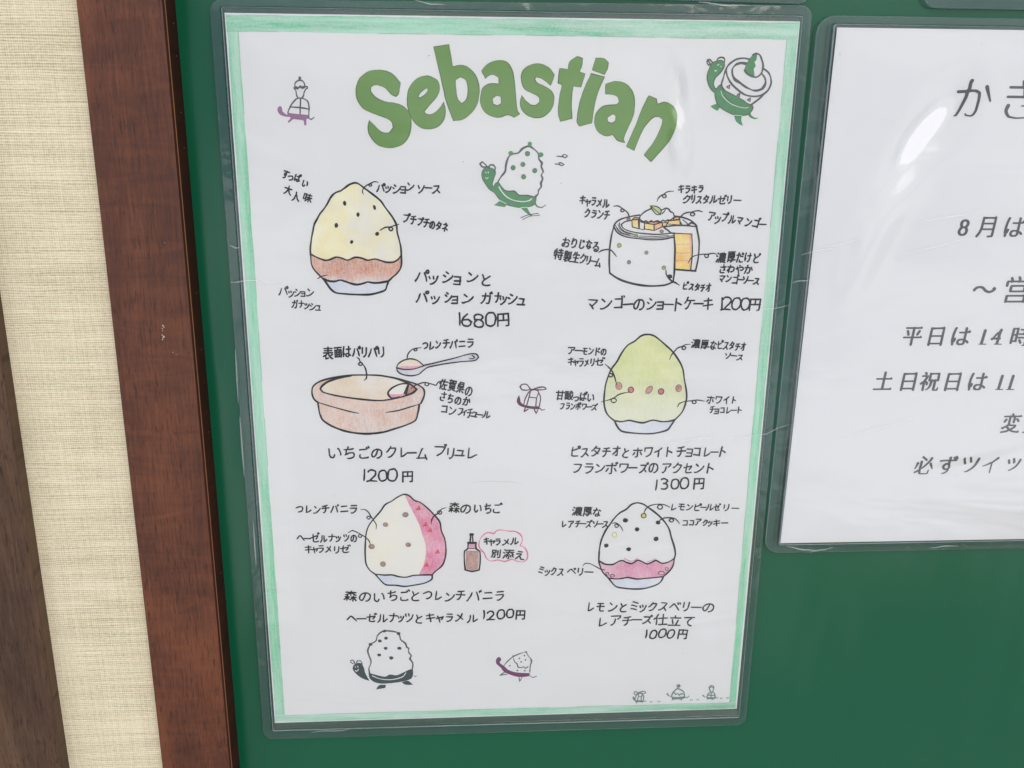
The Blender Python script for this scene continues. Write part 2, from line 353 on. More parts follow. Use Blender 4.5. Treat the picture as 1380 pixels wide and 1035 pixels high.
# ------------------------------------------------------------------ pen alphabet: strokes on a 100 x 100 grid, 1.2 em wide
GLY = {'セ':'62447461756770673761 375931591757 77257524702349224124382637303782','ン':'23252923432855346340734980598264 28764364','テ':'72793078 525752484732392334203120 81571957','つ':'412552276330703375398048805777647268647152711961','ロ':'24287628 2423257476747623','す':'575848594258385436473941433850375739 82732072 578257585950594357335126442239203421','っ':'2650305255596159665873527546754174367132672961254422','ぱ':'822773336635 284126332130 867781757577748377878289868688828677 436664658067 65816629642563225920482042244128423450396638 23811955193221292120','い':'237524442538302931273525382442254629483450374941 67736972756180438036','大':'181827243633434547565059 16634962 836352635061 8218702765336041545550595086','人':'506453615944673174248319 5086506446614143323026241818','味':'435459546351 8423753369436347 845467546352 39234124483157446348 80734573 63866318 183732373339337918791731','パ':'617372477925 182419242127294233533873 737572817685818685838677837277717375','ッ':'361939184722542761336742715174617561 476451525050 28593248','シ':'25232823392648305937745080578062 33552261 47723579','ョ':'70433243 29227022 306370637022','ソ':'24753458 74777368675358395132422537233423','ス':'554667357823 202423233127413452445546575165646870687567752775','プ':'3223352248295533644368527365748478878487878589808775827373742274','チ':'81551955 292134213925473551485176 2775517669807280','の':'5522652471297634804580537862756767735777477736733170256421571951194122332828342939334239485551705177','タ':'60435838462932212621 44747573756871576243 703662436043485243544254 488444744173346323531852','ネ':'50725083 644568448037 50205048 203734414446494851506663697068712471','ガ':'70837377 84788086 2066736673456925652254225124 18222222252431303739415045674581','ナ':'5281525049414634402734222922 82621962','ュ':'6125655065583259 76252525','と':'32804357 717048584357425533473143293929323425442259217523','円':'50515082 82511951 1917208281818119781768176618','フ':'30253623412553325937654569537467757372752475','レ':'734362365029362532253279','バ':'617372477925 84788186 75757381 182419242127294233533873','ニ':'267070717568 79301929','ラ':'31797279 3523412148245729633369407245755575592359','表':'163426393340 332039205525 824579456634 80802080 24687768 50555087 83551755 4455424933413320 5355554758416136663466326829812183208722','面':'61513851 47664882 61363836 16828382 61216166 38213865 20218021 80178064786620652017','は':'233128343042 832875346836 678268306725642261215021452443284435483851396839 8269826866664466 278325802157213323312421','リ':'30453079 6980684865376131522445214123','佐':'66486619 1454155720632565 568655835370 84194519 844966484850 2517256727733386 527048503427 36708670','賀':'146416631864246927732982 8617801763235823 1618201738234323 26397539 26497549 31883082 666780688083588258686667 753975327330273026572859735875577539 168247824773456843673567','県':'50415018 852083206732 132018203232 34747374 34637363 834120412075 3463348336857085728473547252365234533463','さ':'55835769 6069635970455545 30442738273130263324392148206821 777360692569','ち':'324539474651615268517347754375367330682557213920 4184408339803971 367032482940 72757074677349712171','か':'36653555273421221821 428440813966 73738448 18643765426652665764606261556150593256255322492141223924','コ':'25287527 277474747523','ィ':'2340324343485150 6562535451505118','ー':'20528052','ル':'1623202323272834324334553480 8445834381407031642756255679','ご':'7425732364214021332328262530253826422743 868082878089 30746774 76777384','ク':'27223422422554336444695273627566757074724473 2052225328563765407144734883','ム':'3127323446795082 753258301926 81237731753373396849','ブ':'22747374 82898582 708774807368705864456038503035223223','0':'5573596962646452644562345928532447244326393136433654376140694472477350745573','1':'50735025','2':'34633568387143735073576959625957575045314325 332142246424','3':'376939734474507455715869606359595350 53504850 53505944604161365828522443243826','4':'59665264506241503943 617559675925 344138436543','6':'51694563405636423636402943264724552461296339604554493948','8':'43505750 4350374136333830402745245024552459266331634158485750 43503957386439684171497457726267636262575750','キ':'55205245 72722164 46684768 50454861486645724483 80502240','ャ':'435343495117 41533868 25494454495473597457725266436139','メ':'2023252334284133524562597078 326654527631','ゼ':'6043634571577360746566653659 80888679 16553658 75777283 77257322622043214022372536303680','ア':'227779777871766767586255 262230213323443448484961','マ':'344845395038 503863507361776778732073 503852336222','ゴ':'83828089 73252425 69867379 732073712571','お':'394961527050754577407736753068245521 70738465 39843927382335222823232620312236254033453946 226838685671','り':'3921432052235827643167367048705967726277567948774474396935623059 30433066328133843484','じ':'62665875 70777470 3282303432263523431952196422712776327738','な':'82646870 428440774070 2236335536643769 643471337927 6337453740333927402345205720612264316257 207037694271487152735570','る':'627950803278 435644555556615569527446764075337227662355204620412237253628373342365136553358296022 234131484256446060736279','特':'29431641 50385728 394834462945 6417721775197562 36701870 65876562 85624462 84464546 49798179 29872917 1654155918741880','製':'64836461 6627672978368036 45535053 50505052 32313218 7051785280548086 32185223 52731873 50822182 34873451 5242504950514964206419621953 16428442 8318732167246527603054375342 45414237323117271528 2287218318781873','生':'25477747 80712772 84191619 50875019 3286308527721859','濃':'146317622359 80454845 182028412743 20862980 50186220 50185036 7325752783318336 8454395438343218 40738273 38368336 536340644182818281635363 68886863 53875363 8718821874227325692665306436','厚':'75643664 161818262141235723838383 85312831 366436723874747475737555375536563664 441749165618573667407044 3545684570447744','だ':'80828475 792264205323502449274836 75717080 54577757 36683882 212031483568 18683568517054725573','け':'324428342532 5020552058226328663568476882 456468648266 258121562141233325312523','ど':'308131774057 676846584057 81868677 4057395331462739273029273323432063207323 73817675','わ':'5825632570297836824682507960736566676067506440583457 18683569 1730173327473250 3320344833503456346736703683','や':'48835082 18553259366349676371687175697965815979517647714564455546 34613461 492041473659336332662776','ピ':'275444576866 7078708275868085848083747871727370767078 732359223922302527322779','オ':'80685967 59675982 59675866 58615459505436412131 586656672267 4621562159226025605958625866','ト':'734851574059 40824022','ケ':'59675957575151364730392336213222 82683468 3983378233672050','モ':'80522152 77235523472745344576 73762776','ド':'73807773 67686377 73437246645045573857 37203780','甘':'31476947 31236923 16718471 31173186 69186986','酸':'54556264 42231623 24842469 57727973 5772587764866888 672760215017 43361636 84528059 62457944 692777377944 25692560235021461645 3484334936484348 15844384 43184268186916671616 8370817279737583 58405944624663506452 584067276927732382188618','ボ':'74767182 30491832 69508034 80868479 78671967 5082502448203720','ワ':'37234122512759326639725174587669767523752354','ズ':'84808089 544569307523 72847577 267466746773667062605650544550434134322722222022','ホ':'70518134 203326403250 39214821502351255182 80682068','イ':'5461486037542148 54215461566466727580','ツ':'227621732757 33233823422452316239684772557975 45795063','森':'43443144 30392536192715231421 844472446841 30433144 304327441644 31533144 6641613755275023 56775873617075618259 1958366741724477 423036343135 67176753 50575087 20784378447757788078 3043303931363117 8522773073376941664162445344','ヘ':'204338664168456853628230','ゃ':'48685266 481839443064 36503651 5439663869397342754574537058655953582345','別':'61776138 286246634583198319632862 2748464745274419421739163216 6816781781208286 28622747253621251618','添':'764382348527 444140333627 298021851885 54665782 68667059725777528447 5550551953174717 25591664 69286640 34454049455449605066 181926372541 82833983 84663566','え':'63793682 276048625961 802166206122582754394642 4642484758575961 4642403925222321','ベ':'65747065 1942386541674467476561518129 76778169','ミ':'7172398034803278 6650355731582857 253340316823','仕':'256420621455 61866120 85613861 40208420 27182762256428733486','立':'685958275720 50794887 38323259 80712071 84201620','て':'5875567050654658435143414634542764237022 787771775975417519731871','き':'54745284 6620501936213223273027362941 55416841674563526257 59575674 7277707656742774 7761745962572557','月':'29637363 28437343 1618243127422843298373837322721970185817','〜':'83548151764768446444544848544059295922561750','営':'307530782784 758670807075 488651815075 25207620 25202535273675367620 706168633263316131503248684870507061 186418732075817582738264','平':'325730642770 73706757 84461646 50825018 20827982','日':'26237423 26527452 7418738226812618','時':'18583558 50375727 6417721775197561 64876461 82784778 43478447 86614361 182718811982358235341833','土':'79612161 50865021 84201620','祝':'862686238417731770197055 27852981 56555436523047234018 3941394534502852 154323492750 565547564782808281565655 281827513058356836731673','変':'696971687761 27682259 49885180 4180415742504145 472646293440 59575980 83801780 183420333039344036434045664468436738633456305426 8618821776186420562354264726452436201817','更':'37262837 37263523292018171618 82831783 78572457 504377447870257024445043 4226483650445083 871982176119462342263726','必':'39865574 75816868555244413739 1623172330313632 75588538 164020512361 71327022671843183919372336333767','ず':'70837378 778779868280 177037728072 523552345236 5583545756525743543654325228452237193420 545746594258365334483445364140375436'}
def strokes(ch):
    out = []
    for s in GLY[ch].split(' '):
        v = [int(s[i:i+2]) for i in range(0, len(s), 2)]
        out.append([((v[i]/100-.5)*1.2, (v[i+1]/100-.5)*1.2) for i in range(0, len(v), 2)])
    return out

def glyph(sh, ch, c, em, w, xs=1.0, slant=.06, rot=0, jit=1.0, nib=None):
    """write one character centred on c (metres), em in metres, w stroke width in metres"""
    ca, sa = math.cos(rot), math.sin(rot)
    sts = strokes(ch)
    if ch == '1' and jit:                       # handwritten: one plain downstroke
        zs = [p[1] for st in sts for p in st]; sts = [[(-.02, max(zs)), (.0, (max(zs)+min(zs))/2), (.0, min(zs))]]
    if len(sts) > 7: jit *= .45                 # crowded characters are written with more care
    for st in sts:
        o = (random.gauss(0, .016)*jit, random.gauss(0, .016)*jit)
        q = []
        for (x, z) in st:
            x += o[0]+random.gauss(0, .006)*jit; z += o[1]+random.gauss(0, .006)*jit
            x = (x+slant*z)*xs
            q.append((c[0]+em*(x*ca-z*sa), c[1]+em*(x*sa+z*ca)))
        q = smooth(q, False, 3, 55)
        if nib is None:
            N = len(q); ph = random.uniform(0, 6)
            ws = [w*(1+.10*math.sin(i*.5+ph)) for i in range(N)]
            if jit and N > 3: ws[-1] *= .72
            sh.stroke(q, ws)
        else:
            thin, fat = nib; N = len(q); ws = []
            for i in range(N):
                a, b = q[max(0, i-1)], q[min(N-1, i+1)]
                d = math.hypot(b[0]-a[0], b[1]-a[1]) or 1
                v = abs(b[1]-a[1])/d
                ws.append(w*(thin+(fat-thin)*v**.8))
            L = sum(math.hypot(q[i+1][0]-q[i][0], q[i+1][1]-q[i][1]) for i in range(N-1))
            dx, dz = q[-1][0]-q[0][0], q[-1][1]-q[0][1]
            k = min(4, N-1)
            if abs(dx) > .3*abs(dz) and abs(dz) > .25*abs(dx) and L > .25*em:      # sweeping strokes thin out at their low end
                lo = -1 if q[-1][1] < q[0][1] else 0
                for i in range(N):
                    t = i/(N-1) if lo == -1 else 1-i/(N-1)
                    ws[i] *= 1.12-.6*t
            sh.stroke(q, ws)
            if abs(dz) < .12*abs(dx) and abs(dx) > .28*em:                          # the small triangle closing a level stroke
                e = max(q, key=lambda p: p[0]); r = w*.95
                sh.poly([(e[0]-1.6*r, e[1]), (e[0]-.1*r, e[1]+1.15*r), (e[0]+.75*r, e[1]-.1*r), (e[0]+.1*r, e[1]-.25*r)])
            elif abs(dx) < .22*abs(dz) and abs(dz) > .2*em:                         # entry wedge of an upright
                e = max(q, key=lambda p: p[1]); r = w*.8
                sh.poly([(e[0]-1.0*r, e[1]+.75*r), (e[0]+.55*r, e[1]+.1*r), (e[0]+.5*r, e[1]-1.0*r), (e[0]-.5*r, e[1]-.6*r)])

WK = 1.30
SMALLK = 'ッャュョィっ'
def write(parent, Z, text, xs_, ys, em, w=.42, sx=.92, name='handwritten_caption', mat=None, jit=1.0, slant=.07, label=None, nib=None, h=.00012):
    """write text with one x centre per character; ys = (first, last) or one per character; em in window units"""
    t = [c for c in text if c != ' ']
    assert len(t) == len(xs_), (text, len(t), len(xs_))
    per = not (len(ys) == 2 and len(t) != 2)
    if not per: ys = [ys[0]+(ys[1]-ys[0])*(x-xs_[0])/((xs_[-1]-xs_[0]) or 1) for x in xs_]
    sh = Sheet(h)
    a, b = Z(xs_[0], ys[0]), Z(xs_[-1], ys[-1])
    rot = math.atan2(b[1]-a[1], b[0]-a[0])*.6 if len(t) > 1 and jit else 0
    n_ = len(t); em0 = em; em = em*(1.10 if jit else 1)
    for k_, (c, x, y) in enumerate(zip(t, xs_, ys)):
        e = Z.m(x, y, em)*random.gauss(1, .045*jit)
        dy = random.gauss(0, .03)*em*jit
        gaps = [abs(xs_[q]-x)*(1.30 if t[q] in SMALLK or t[q] in 'ーリ' else 1) for q in (k_-1, k_+1) if 0 <= q < n_]
        sxk = sx
        if jit and gaps and not c.isdigit():
            sxk = min(1.08, max(.60, min(gaps)/em*1.04))
            if c in SMALLK or c in 'ー': sxk = min(1.0, max(.8, sxk*1.25))
        if c in SMALLK and per: dy -= em*.12
        glyph(sh, c, Z(x, y+dy), e, w*MM*(WK if jit else 1), sxk, slant, rot+random.gauss(0, .045)*jit, jit, nib)
    return sh.build(name, mat or INK, parent, label)

def digits(parent, Z, text, xs_, y, cap, w=.55, slant=.05, sx=.98, **kw):
    return write(parent, Z, text, xs_, (y, y), cap/.733*.98, w, sx*1.28, name=kw.pop('name', 'price_figures'), slant=slant, **kw)

# ------------------------------------------------------------------ wall, board and its frame
def mat_fabric():
    m, nt, b = new_mat('woven_wallcovering')
    tcn = nt.nodes.new('ShaderNodeTexCoord'); sp = nt.nodes.new('ShaderNodeSeparateXYZ'); nt.links.new(tcn.outputs['Object'], sp.inputs[0])
    def thread(axis, period, wander, wscale):
        """rounded threads of the given pitch, a little uneven"""
        w = nz(nt, wscale, 1, 2, .5)
        v = math2(nt, 'ADD', math2(nt, 'MULTIPLY', sp.outputs[axis], 2*math.pi/period), math2(nt, 'MULTIPLY', w, wander))
        return math2(nt, 'ADD', math2(nt, 'MULTIPLY', math2(nt, 'SINE', v), .5), .5)
    weft = thread(2, .00092, 16, (30, 1, 160))
    warp = thread(0, .00080, 14, (160, 1, 30))
    uneven = nz(nt, (22, 1, 1000), 1, 3, .6)                  # single threads lighter or darker along their length
    uneven2 = nz(nt, (900, 1, 16), 1, 3, .6, 0, (2, 0, 5))
    nub = nz(nt, (700, 1, 1100), 1, 3, .7, 0, (4, 0, 1))
    cloudy = nz(nt, (26, 1, 60), 1, 3, .55, 0, (1, 0, 8))
    slub = ramp(nt, nz(nt, (34, 1, 820), 1, 2, .5, 0, (5, 0, 9)), [(.60, K0), (.68, W1)])
    f = math2(nt, 'ADD', math2(nt, 'MULTIPLY', weft, .16), math2(nt, 'MULTIPLY', warp, .08))
    for t_, k_ in ((uneven, .36), (uneven2, .18), (nub, .36), (cloudy, .18)):
        f = math2(nt, 'ADD', f, math2(nt, 'MULTIPLY', t_, k_))
    c = ramp(nt, f, [(.48, rgb(164, 153, 126)), (.65, rgb(206, 195, 165)), (.80, rgb(225, 215, 187))])
    c = mixc(nt, math2(nt, 'MULTIPLY', slub, .35), c, rgb(240, 230, 200))
    nt.links.new(c, b.inputs['Base Color']); b.inputs['Roughness'].default_value = .85
    b.inputs['Specular IOR Level'].default_value = .2
    bump(nt, b, math2(nt, 'ADD', f, math2(nt, 'MULTIPLY', slub, .2)), .5, .0004)
    return m

def mat_wood(name, c1, c2, c3, rough=.32, figure=.5, pore=.5, seed=0, spec=.35):
    m, nt, b = new_mat(name)
    big = nz(nt, (30, 1, 5.5), 1, 4, .55, 1.4, (seed, 0, seed*.7))
    fig = nz(nt, (28, 1, 120), 1, 4, .6, 1.4, (seed+2, 0, 1))            # cross figure
    fib = nz(nt, (900, 1, 60), 1, 4, .7, .3, (seed, 0, 2), (0, math.radians(3), 0))
    f = math2(nt, 'ADD', math2(nt, 'MULTIPLY', big, .55), math2(nt, 'ADD', math2(nt, 'MULTIPLY', fig, .30*figure), math2(nt, 'MULTIPLY', fib, .35)))
    c = ramp(nt, f, [(.40, c1), (.55, c2), (.70, c3)])
    po = nz(nt, (1250, 1, 150), 1, 3, .6, .2, (7+seed, 0, 3), (0, math.radians(4), 0))
    pm = nz(nt, (60, 1, 20), 1, 3, .6, 0, (seed, 0, 13))
    po = ramp(nt, math2(nt, 'ADD', po, math2(nt, 'MULTIPLY', math2(nt, 'SUBTRACT', pm, .5), .25)), [(.55, K0), (.68, W1)])
    c = mixc(nt, math2(nt, 'MULTIPLY', po, pore), c, tuple(x*.35 for x in c1[:3])+(1,))
    nt.links.new(c, b.inputs['Base Color']); b.inputs['Roughness'].default_value = rough
    b.inputs['Specular IOR Level'].default_value = spec
    bump(nt, b, math2(nt, 'SUBTRACT', fib, po), .25, .0001)
    return m

def mat_panel():
    m, nt, b = new_mat('green_laminate')
    f = nz(nt, (9, 9, 9), 1, 3)
    fine = nz(nt, (1800, 1800, 1800), 1, 3, .7)
    c = mixc(nt, f, (.0022, .072, .032, 1), (.0032, .084, .039, 1))
    c = mixc(nt, math2(nt, 'MULTIPLY', fine, .35), c, (.007, .106, .052, 1))
    nt.links.new(c, b.inputs['Base Color']); b.inputs['Roughness'].default_value = .11
    b.inputs['Specular IOR Level'].default_value = .42
    h = math2(nt, 'ADD', nz(nt, (12, 12, 3), 1, 3), math2(nt, 'MULTIPLY', fine, .006))
    bump(nt, b, h, .6, .008)
    return m
FABRIC = mat_fabric()
MAHOG = mat_wood('red_brown_wood', rgb(52, 28, 19), rgb(80, 42, 25), rgb(106, 59, 35), .38, .9, .62)
DARKW = mat_wood('grey_brown_oak', rgb(62, 44, 32), rgb(88, 65, 48), rgb(104, 79, 60), .5, .2, .8, 5, .25)
EDGE_D = mat_wood('dark_stained_edge', rgb(46, 21, 12), rgb(62, 30, 18), rgb(80, 40, 24), .7, .2, .3, 9, .12)
TANLINE = mat_ink('bare_veneer_edge', rgb(122, 84, 54), .3)
PANEL = mat_panel()
CHIP = mat_ink('bare_chip', (.62, .52, .42, 1), .3)

HB = -.0026                      # board surface, behind the menu sheet
HF = .0120                       # front of the frame
def box(name, x0, x1, h0, h1, z0, z1, mat, parent=None, org=None, label=None, bev=0.0):
    """box between depths h0 (back) and h1 (front, proud) in the board frame"""
    b = bev
    if b <= 0:
        V = [(x, -h, z) for x in (x0, x1) for h in (h0, h1) for z in (z0, z1)]
        F = [(0, 1, 3, 2), (4, 6, 7, 5), (0, 4, 5, 1), (2, 3, 7, 6), (0, 2, 6, 4), (1, 5, 7, 3)]
        return link_mesh(name, V, F, mat, parent, org, label=label)
    ring = lambda xi, zi, h: [(x0+xi, -h, z0+zi), (x1-xi, -h, z0+zi), (x1-xi, -h, z1-zi), (x0+xi, -h, z1-zi)]
    V = ring(0, 0, h0) + ring(0, 0, h1-b) + ring(b*.3, b*.3, h1-b*.3) + ring(b, b, h1)
    F = [(3, 2, 1, 0)]
    for k in range(3):
        for i in range(4):
            j = (i+1) % 4; F.append((4*k+i, 4*k+j, 4*k+4+j, 4*k+4+i))
    F.append((12, 13, 14, 15))
    return link_mesh(name, V, F, mat, parent, org, label=label)

# fabric covered wall field left of the board, its surface 5 mm behind the frame front
HW = HF - .0050
WALLX = P(111, 300, HW)[0]
wall = box('wall', -.62, -.128, -.05, HW, -.55, .55, FABRIC, None, (-.374, .05, -.55)); tag(wall, 'wall field covered in beige woven fabric', None, None, 'structure')
# dark oak batten at the far left
bx = (P(0, 460, HF+.002)[0]+P(82, 1035, HF+.002)[0])/2
batten = box('wood_batten', bx-.06, bx, HW-.004, HF+.002, -.54, .54, DARKW, None, (bx-.03, -HW, -.54), bev=.0012)
tag(batten, 'dark grey-brown oak batten with deep grain at the far left edge', 'batten')

brd = thing('display_board', (.1, .02, -.55), 'green display board in a red-brown wooden frame, seen behind the clear card cases', 'board')
ORGB = tuple(brd['org'])
fx1 = (P(222, 0, HF)[0]+P(311, 1035, HF)[0])/2
fx0 = (P(105, 0, HF)[0]+P(216, 1035, HF)[0])/2
box('green_panel', fx1-.002, .62, -.03, HB, -.55, .55, PANEL, brd, ORGB)
st = box('frame_stile', fx0, fx1-.0006, -.03, HF, -.55, .55, MAHOG, brd, ORGB, bev=.0007)
# dark inner edge of the stile with a thin line of bare veneer near the front
ex = fx1
box('inner_edge', fx1-.0008, ex+.0000, -.0285, HF-.0011, -.5495, .5495, EDGE_D, st, ORGB, label='dark stained inner edge of the stile')
box('veneer_line', fx1-.0010, ex+.00015, HF-.0011, HF-.00075, -.549, .549, TANLINE, st, ORGB)
box('edge_groove', fx1-.0010, ex-.0001, HF-.00075, HF-.00035, -.549, .549, EDGE_D, st, ORGB)
# little chips in the varnish
def chips(pts, parent):
    for (u, v, a, b_) in pts:
        sh = Sheet(HF+.00002)
        c = P(u, v, HF+.00002); k = P(u+1, v, HF)[0]-P(u, v, HF)[0]
        sh.dot(c, a*k, b_*k, random.uniform(0, 3), 7, .35)
        link_mesh('varnish_chip', sh.V, sh.F, CHIP, parent, ORGB)
chips([(219.6, 438.8, .9, .8), (220.8, 440.8, .8, .7), (218.8, 442.6, .6, .6), (219.3, 445.4, .5, .5), (218.4, 451.6, .7, .5), (220.6, 453.2, .9, 1.1), (219.6, 455.4, .7, .8), (218.8, 457.6, .8, .6), (221.5, 454.5, .5, .5), (221.6, 327, .4, .4), (233, 475, .4, .5), (238.6, 478, .4, .4)], st)
# tiny nicks along the arris of the dark edge
for (u, v) in ((236.4, 31), (240.4, 75), (247.3, 152), (252.6, 200), (269.3, 398), (274.6, 475), (277, 520), (287.5, 587), (303, 779)):
    sh = Sheet(.0065); c = P(u, v, .0065); 
    V = []; s = .00022
    V = [(ex+.00003, -.0020+0*s, c[1]-s), (ex+.00003, -.0020-2*s, c[1]), (ex+.00003, -.0020, c[1]+s*1.2)]
    link_mesh('edge_nick', V, [(0, 1, 2)], CHIP, st, ORGB)

# ------------------------------------------------------------------ clear card cases
def mat_film(name, refl=1.0, haze=.03, tint=(1, 1, 1, 1), rough=.04, hazecol=(.62, .68, .75, 1), wavy=.25, streak=0, bd=.002, bs=(30, 30, 30)):
    m = bpy.data.materials.new(name); m.use_nodes = True; nt = m.node_tree; nt.nodes.clear()
    out = nt.nodes.new('ShaderNodeOutputMaterial')
    tr = nt.nodes.new('ShaderNodeBsdfTransparent'); tr.inputs[0].default_value = tint
    gl = nt.nodes.new('ShaderNodeBsdfGlossy'); gl.inputs['Roughness'].default_value = rough
    df = nt.nodes.new('ShaderNodeBsdfDiffuse'); df.inputs[0].default_value = hazecol
    fr = nt.nodes.new('ShaderNodeFresnel'); fr.inputs['IOR'].default_value = 1.5
    bn = nt.nodes.new('ShaderNodeBump'); bn.inputs['Strength'].default_value = wavy; bn.inputs['Distance'].default_value = bd
    h = nz(nt, bs, 1, 3, .5, .6)
    nt.links.new(h, bn.inputs['Height']); nt.links.new(bn.outputs[0], gl.inputs['Normal']); nt.links.new(bn.outputs[0], fr.inputs['Normal'])
    m1 = nt.nodes.new('ShaderNodeMixShader'); m2 = nt.nodes.new('ShaderNodeMixShader')
    hz = math2(nt, 'MULTIPLY', ramp(nt, nz(nt, (25, 25, 25), 1, 4, .6), [(.3, (.6, .6, .6)), (.75, W1)]), haze)
    if streak:
        sc = ramp(nt, nz(nt, (500, 60, 60), 1, 2, .5, .8, (1, 2, 3), (0, math.radians(-25), 0)), [(.70, K0), (.78, W1)])
        hz = math2(nt, 'ADD', hz, math2(nt, 'MULTIPLY', sc, streak))
    nt.links.new(hz, m1.inputs[0]); nt.links.new(tr.outputs[0], m1.inputs[1]); nt.links.new(df.outputs[0], m1.inputs[2])
    nt.links.new(math2(nt, 'MULTIPLY', fr.outputs[0], refl), m2.inputs[0])
    nt.links.new(m1.outputs[0], m2.inputs[1]); nt.links.new(gl.outputs[0], m2.inputs[2])
    nt.links.new(m2.outputs[0], out.inputs[0])
    return m
FILM = mat_film('clear_hard_film', .68, .003, (.985, .99, .99, 1), .10, wavy=.42, bd=.002, bs=(9, 9, 26))
RIM = mat_film('fused_plastic_rim', 1.4, .045, (.90, .93, .95, 1), .09, (.36, .52, .60, 1), .45, .10, .0014, (45, 45, 45))  # blue-grey haze paints the sky's reflection into the clear rim's colour
RIDGE = mat_film('weld_ridge', 1.6, .34, (.8, .86, .88, 1), .2, (.50, .60, .62, 1), .2)
LIP = mat_film('cut_plastic_edge', 1.3, .28, (.75, .82, .84, 1), .2, (.46, .58, .60, 1), .2)

def rrect(x0, z0, x1, z1, r, n=7):
    ring = []
    for cx, cz, a in ((x1-r, z1-r, 0), (x0+r, z1-r, 90), (x0+r, z0+r, 180), (x1-r, z0+r, 270)):
        for k in range(n):
            t = math.radians(a+90*k/(n-1)); ring.append((cx+r*math.cos(t), cz+r*math.sin(t)))
    return ring

def quadmap(q):
    """unit square -> quadrilateral q = (tl, tr, br, bl)"""
    tl, tr, br, bl = q
    return lambda s, t: tuple((1-t)*((1-s)*tl[i]+s*tr[i])+t*((1-s)*bl[i]+s*br[i]) for i in (0, 1))

def card_case(name, quad, inner, label, group, ridge=True, dents=(), hb=-.00095, hf=.00075, rad=.0042, film=FILM):
    """hard clear card case: back sheet, bulging front sheet, fused rim all round with a weld ridge.
    quad / inner: corner points tl, tr, br, bl of the outer edge and of the weld"""
    cx = sum(p[0] for p in quad)/4; zb = min(p[1] for p in quad)
    t = thing(name, (cx, .0009, zb), label, 'card case', group)
    og = tuple(t['org'])
    W = math.hypot(quad[1][0]-quad[0][0], quad[1][1]-quad[0][1]); H = math.hypot(quad[3][0]-quad[0][0], quad[3][1]-quad[0][1])
    qm = quadmap(quad); im = quadmap(inner)
    # outer ring (rounded) and matching inner ring
    base = rrect(0, 0, W, H, rad)
    outer = [qm(x/W, 1-z/H) for x, z in base]
    def inn(x, z):
        s = min(max(x/W, 0), 1); tt = 1-min(max(z/H, 0), 1)
        return im(s, tt)
    r2 = rrect(0, 0, W, H, .0006)
    innr = [im(x/W, 1-z/H) for x, z in r2]
    N = len(outer)
    # rim: front face, outer wall, back face
    V = []; F = []
    def ring(pts, h): 
        b = len(V); V.extend([(x, -h, z) for x, z in pts]); return b
    mid = lambda k: [((1-k)*a[0]+k*b[0], (1-k)*a[1]+k*b[1]) for a, b in zip(outer, innr)]
    hm = hb+.0006
    rings = [ring(outer, hb), ring(outer, hm-.0001), ring(mid(.04), hm), ring(mid(.80), hm+.00008), ring(innr, hf-.0001)]
    for a, b in zip(rings, rings[1:]):
        for i in range(N):
            j = (i+1) % N; F.append((a+i, a+j, b+j, b+i))
    mats = [RIM]
    o = link_mesh('fused_rim', V, F, RIM, t, og, smooth=False)
    # bright cut edge
    V2 = []; F2 = []
    e0 = mid(-.015); e1 = mid(.055)
    V2 = [(x, -(hm-.0002), z) for x, z in e0]+[(x, -(hm+.00006), z) for x, z in e1]
    for i in range(N):
        j = (i+1) % N; F2.append((i, j, N+j, N+i))
    link_mesh('cut_edge', V2, F2, LIP, t, og)
    if ridge:
        # raised weld ridge
        V3 = []; F3 = []
        for h, k in ((hf-.0003, .93), (hf+.0001, .965), (hf+.0001, 1.0), (hf-.0003, 1.04)):
            V3 += [(x, -h, z) for x, z in mid(k)]
        for a in range(3):
            for i in range(N):
                j = (i+1) % N; F3.append((a*N+i, a*N+j, (a+1)*N+j, (a+1)*N+i))
        link_mesh('weld_ridge', V3, F3, RIDGE, t, og, smooth=True)
    # front sheet: a fine grid with gentle waves and dents, 0.3 mm thick
    nx, nzz = 120, 120
    V4 = []; F4 = []
    rs = random.Random(len(label))
    wv = [(rs.uniform(8, 30), rs.uniform(8, 30), rs.uniform(0, 6), rs.uniform(.3, 1)) for _ in range(7)]
    def hh(x, z, s, tt):
        e = min(1, 14*min(s, 1-s, tt, 1-tt))
        v = sum(a*math.sin(fx*x+fz*z+p) for fx, fz, p, a in wv)*.00007
        for (dx, dz, rx, rz, an, kx, kz) in dents:
            ca, sa = math.cos(an), math.sin(an); ax = ((x-dx)*ca+(z-dz)*sa)/rx; az = (-(x-dx)*sa+(z-dz)*ca)/rz
            v -= (kx*(x-dx)+kz*(z-dz))*math.exp(-(ax*ax+az*az)**1.5)
        return hf+e*(.0004+v)
    for side, off in ((0, 0.0), (1, -.00025)):
        for i in range(nzz+1):
            for j in range(nx+1):
                s, tt = j/nx, i/nzz; x, z = im(s, tt)
                V4.append((x, -(hh(x, z, s, tt)+off), z))
    n1 = (nx+1)*(nzz+1)
    for i in range(nzz):
        for j in range(nx):
            a = i*(nx+1)+j; F4.append((a, a+nx+1, a+nx+2, a+1)); F4.append((n1+a, n1+a+1, n1+a+nx+2, n1+a+nx+1))
    link_mesh('front_sheet', V4, F4, film, t, og, smooth=True)
    # back sheet
    V5 = [(x, -(hb+.0001), z) for x, z in (im(0, 0), im(1, 0), im(1, 1), im(0, 1))]+[(x, -(hb+.0003), z) for x, z in (im(0, 0), im(1, 0), im(1, 1), im(0, 1))]
    link_mesh('back_sheet', V5, [(0, 1, 2, 3), (7, 6, 5, 4), (0, 4, 5, 1), (1, 5, 6, 2), (2, 6, 7, 3), (3, 7, 4, 0)], film, t, og)
    return t

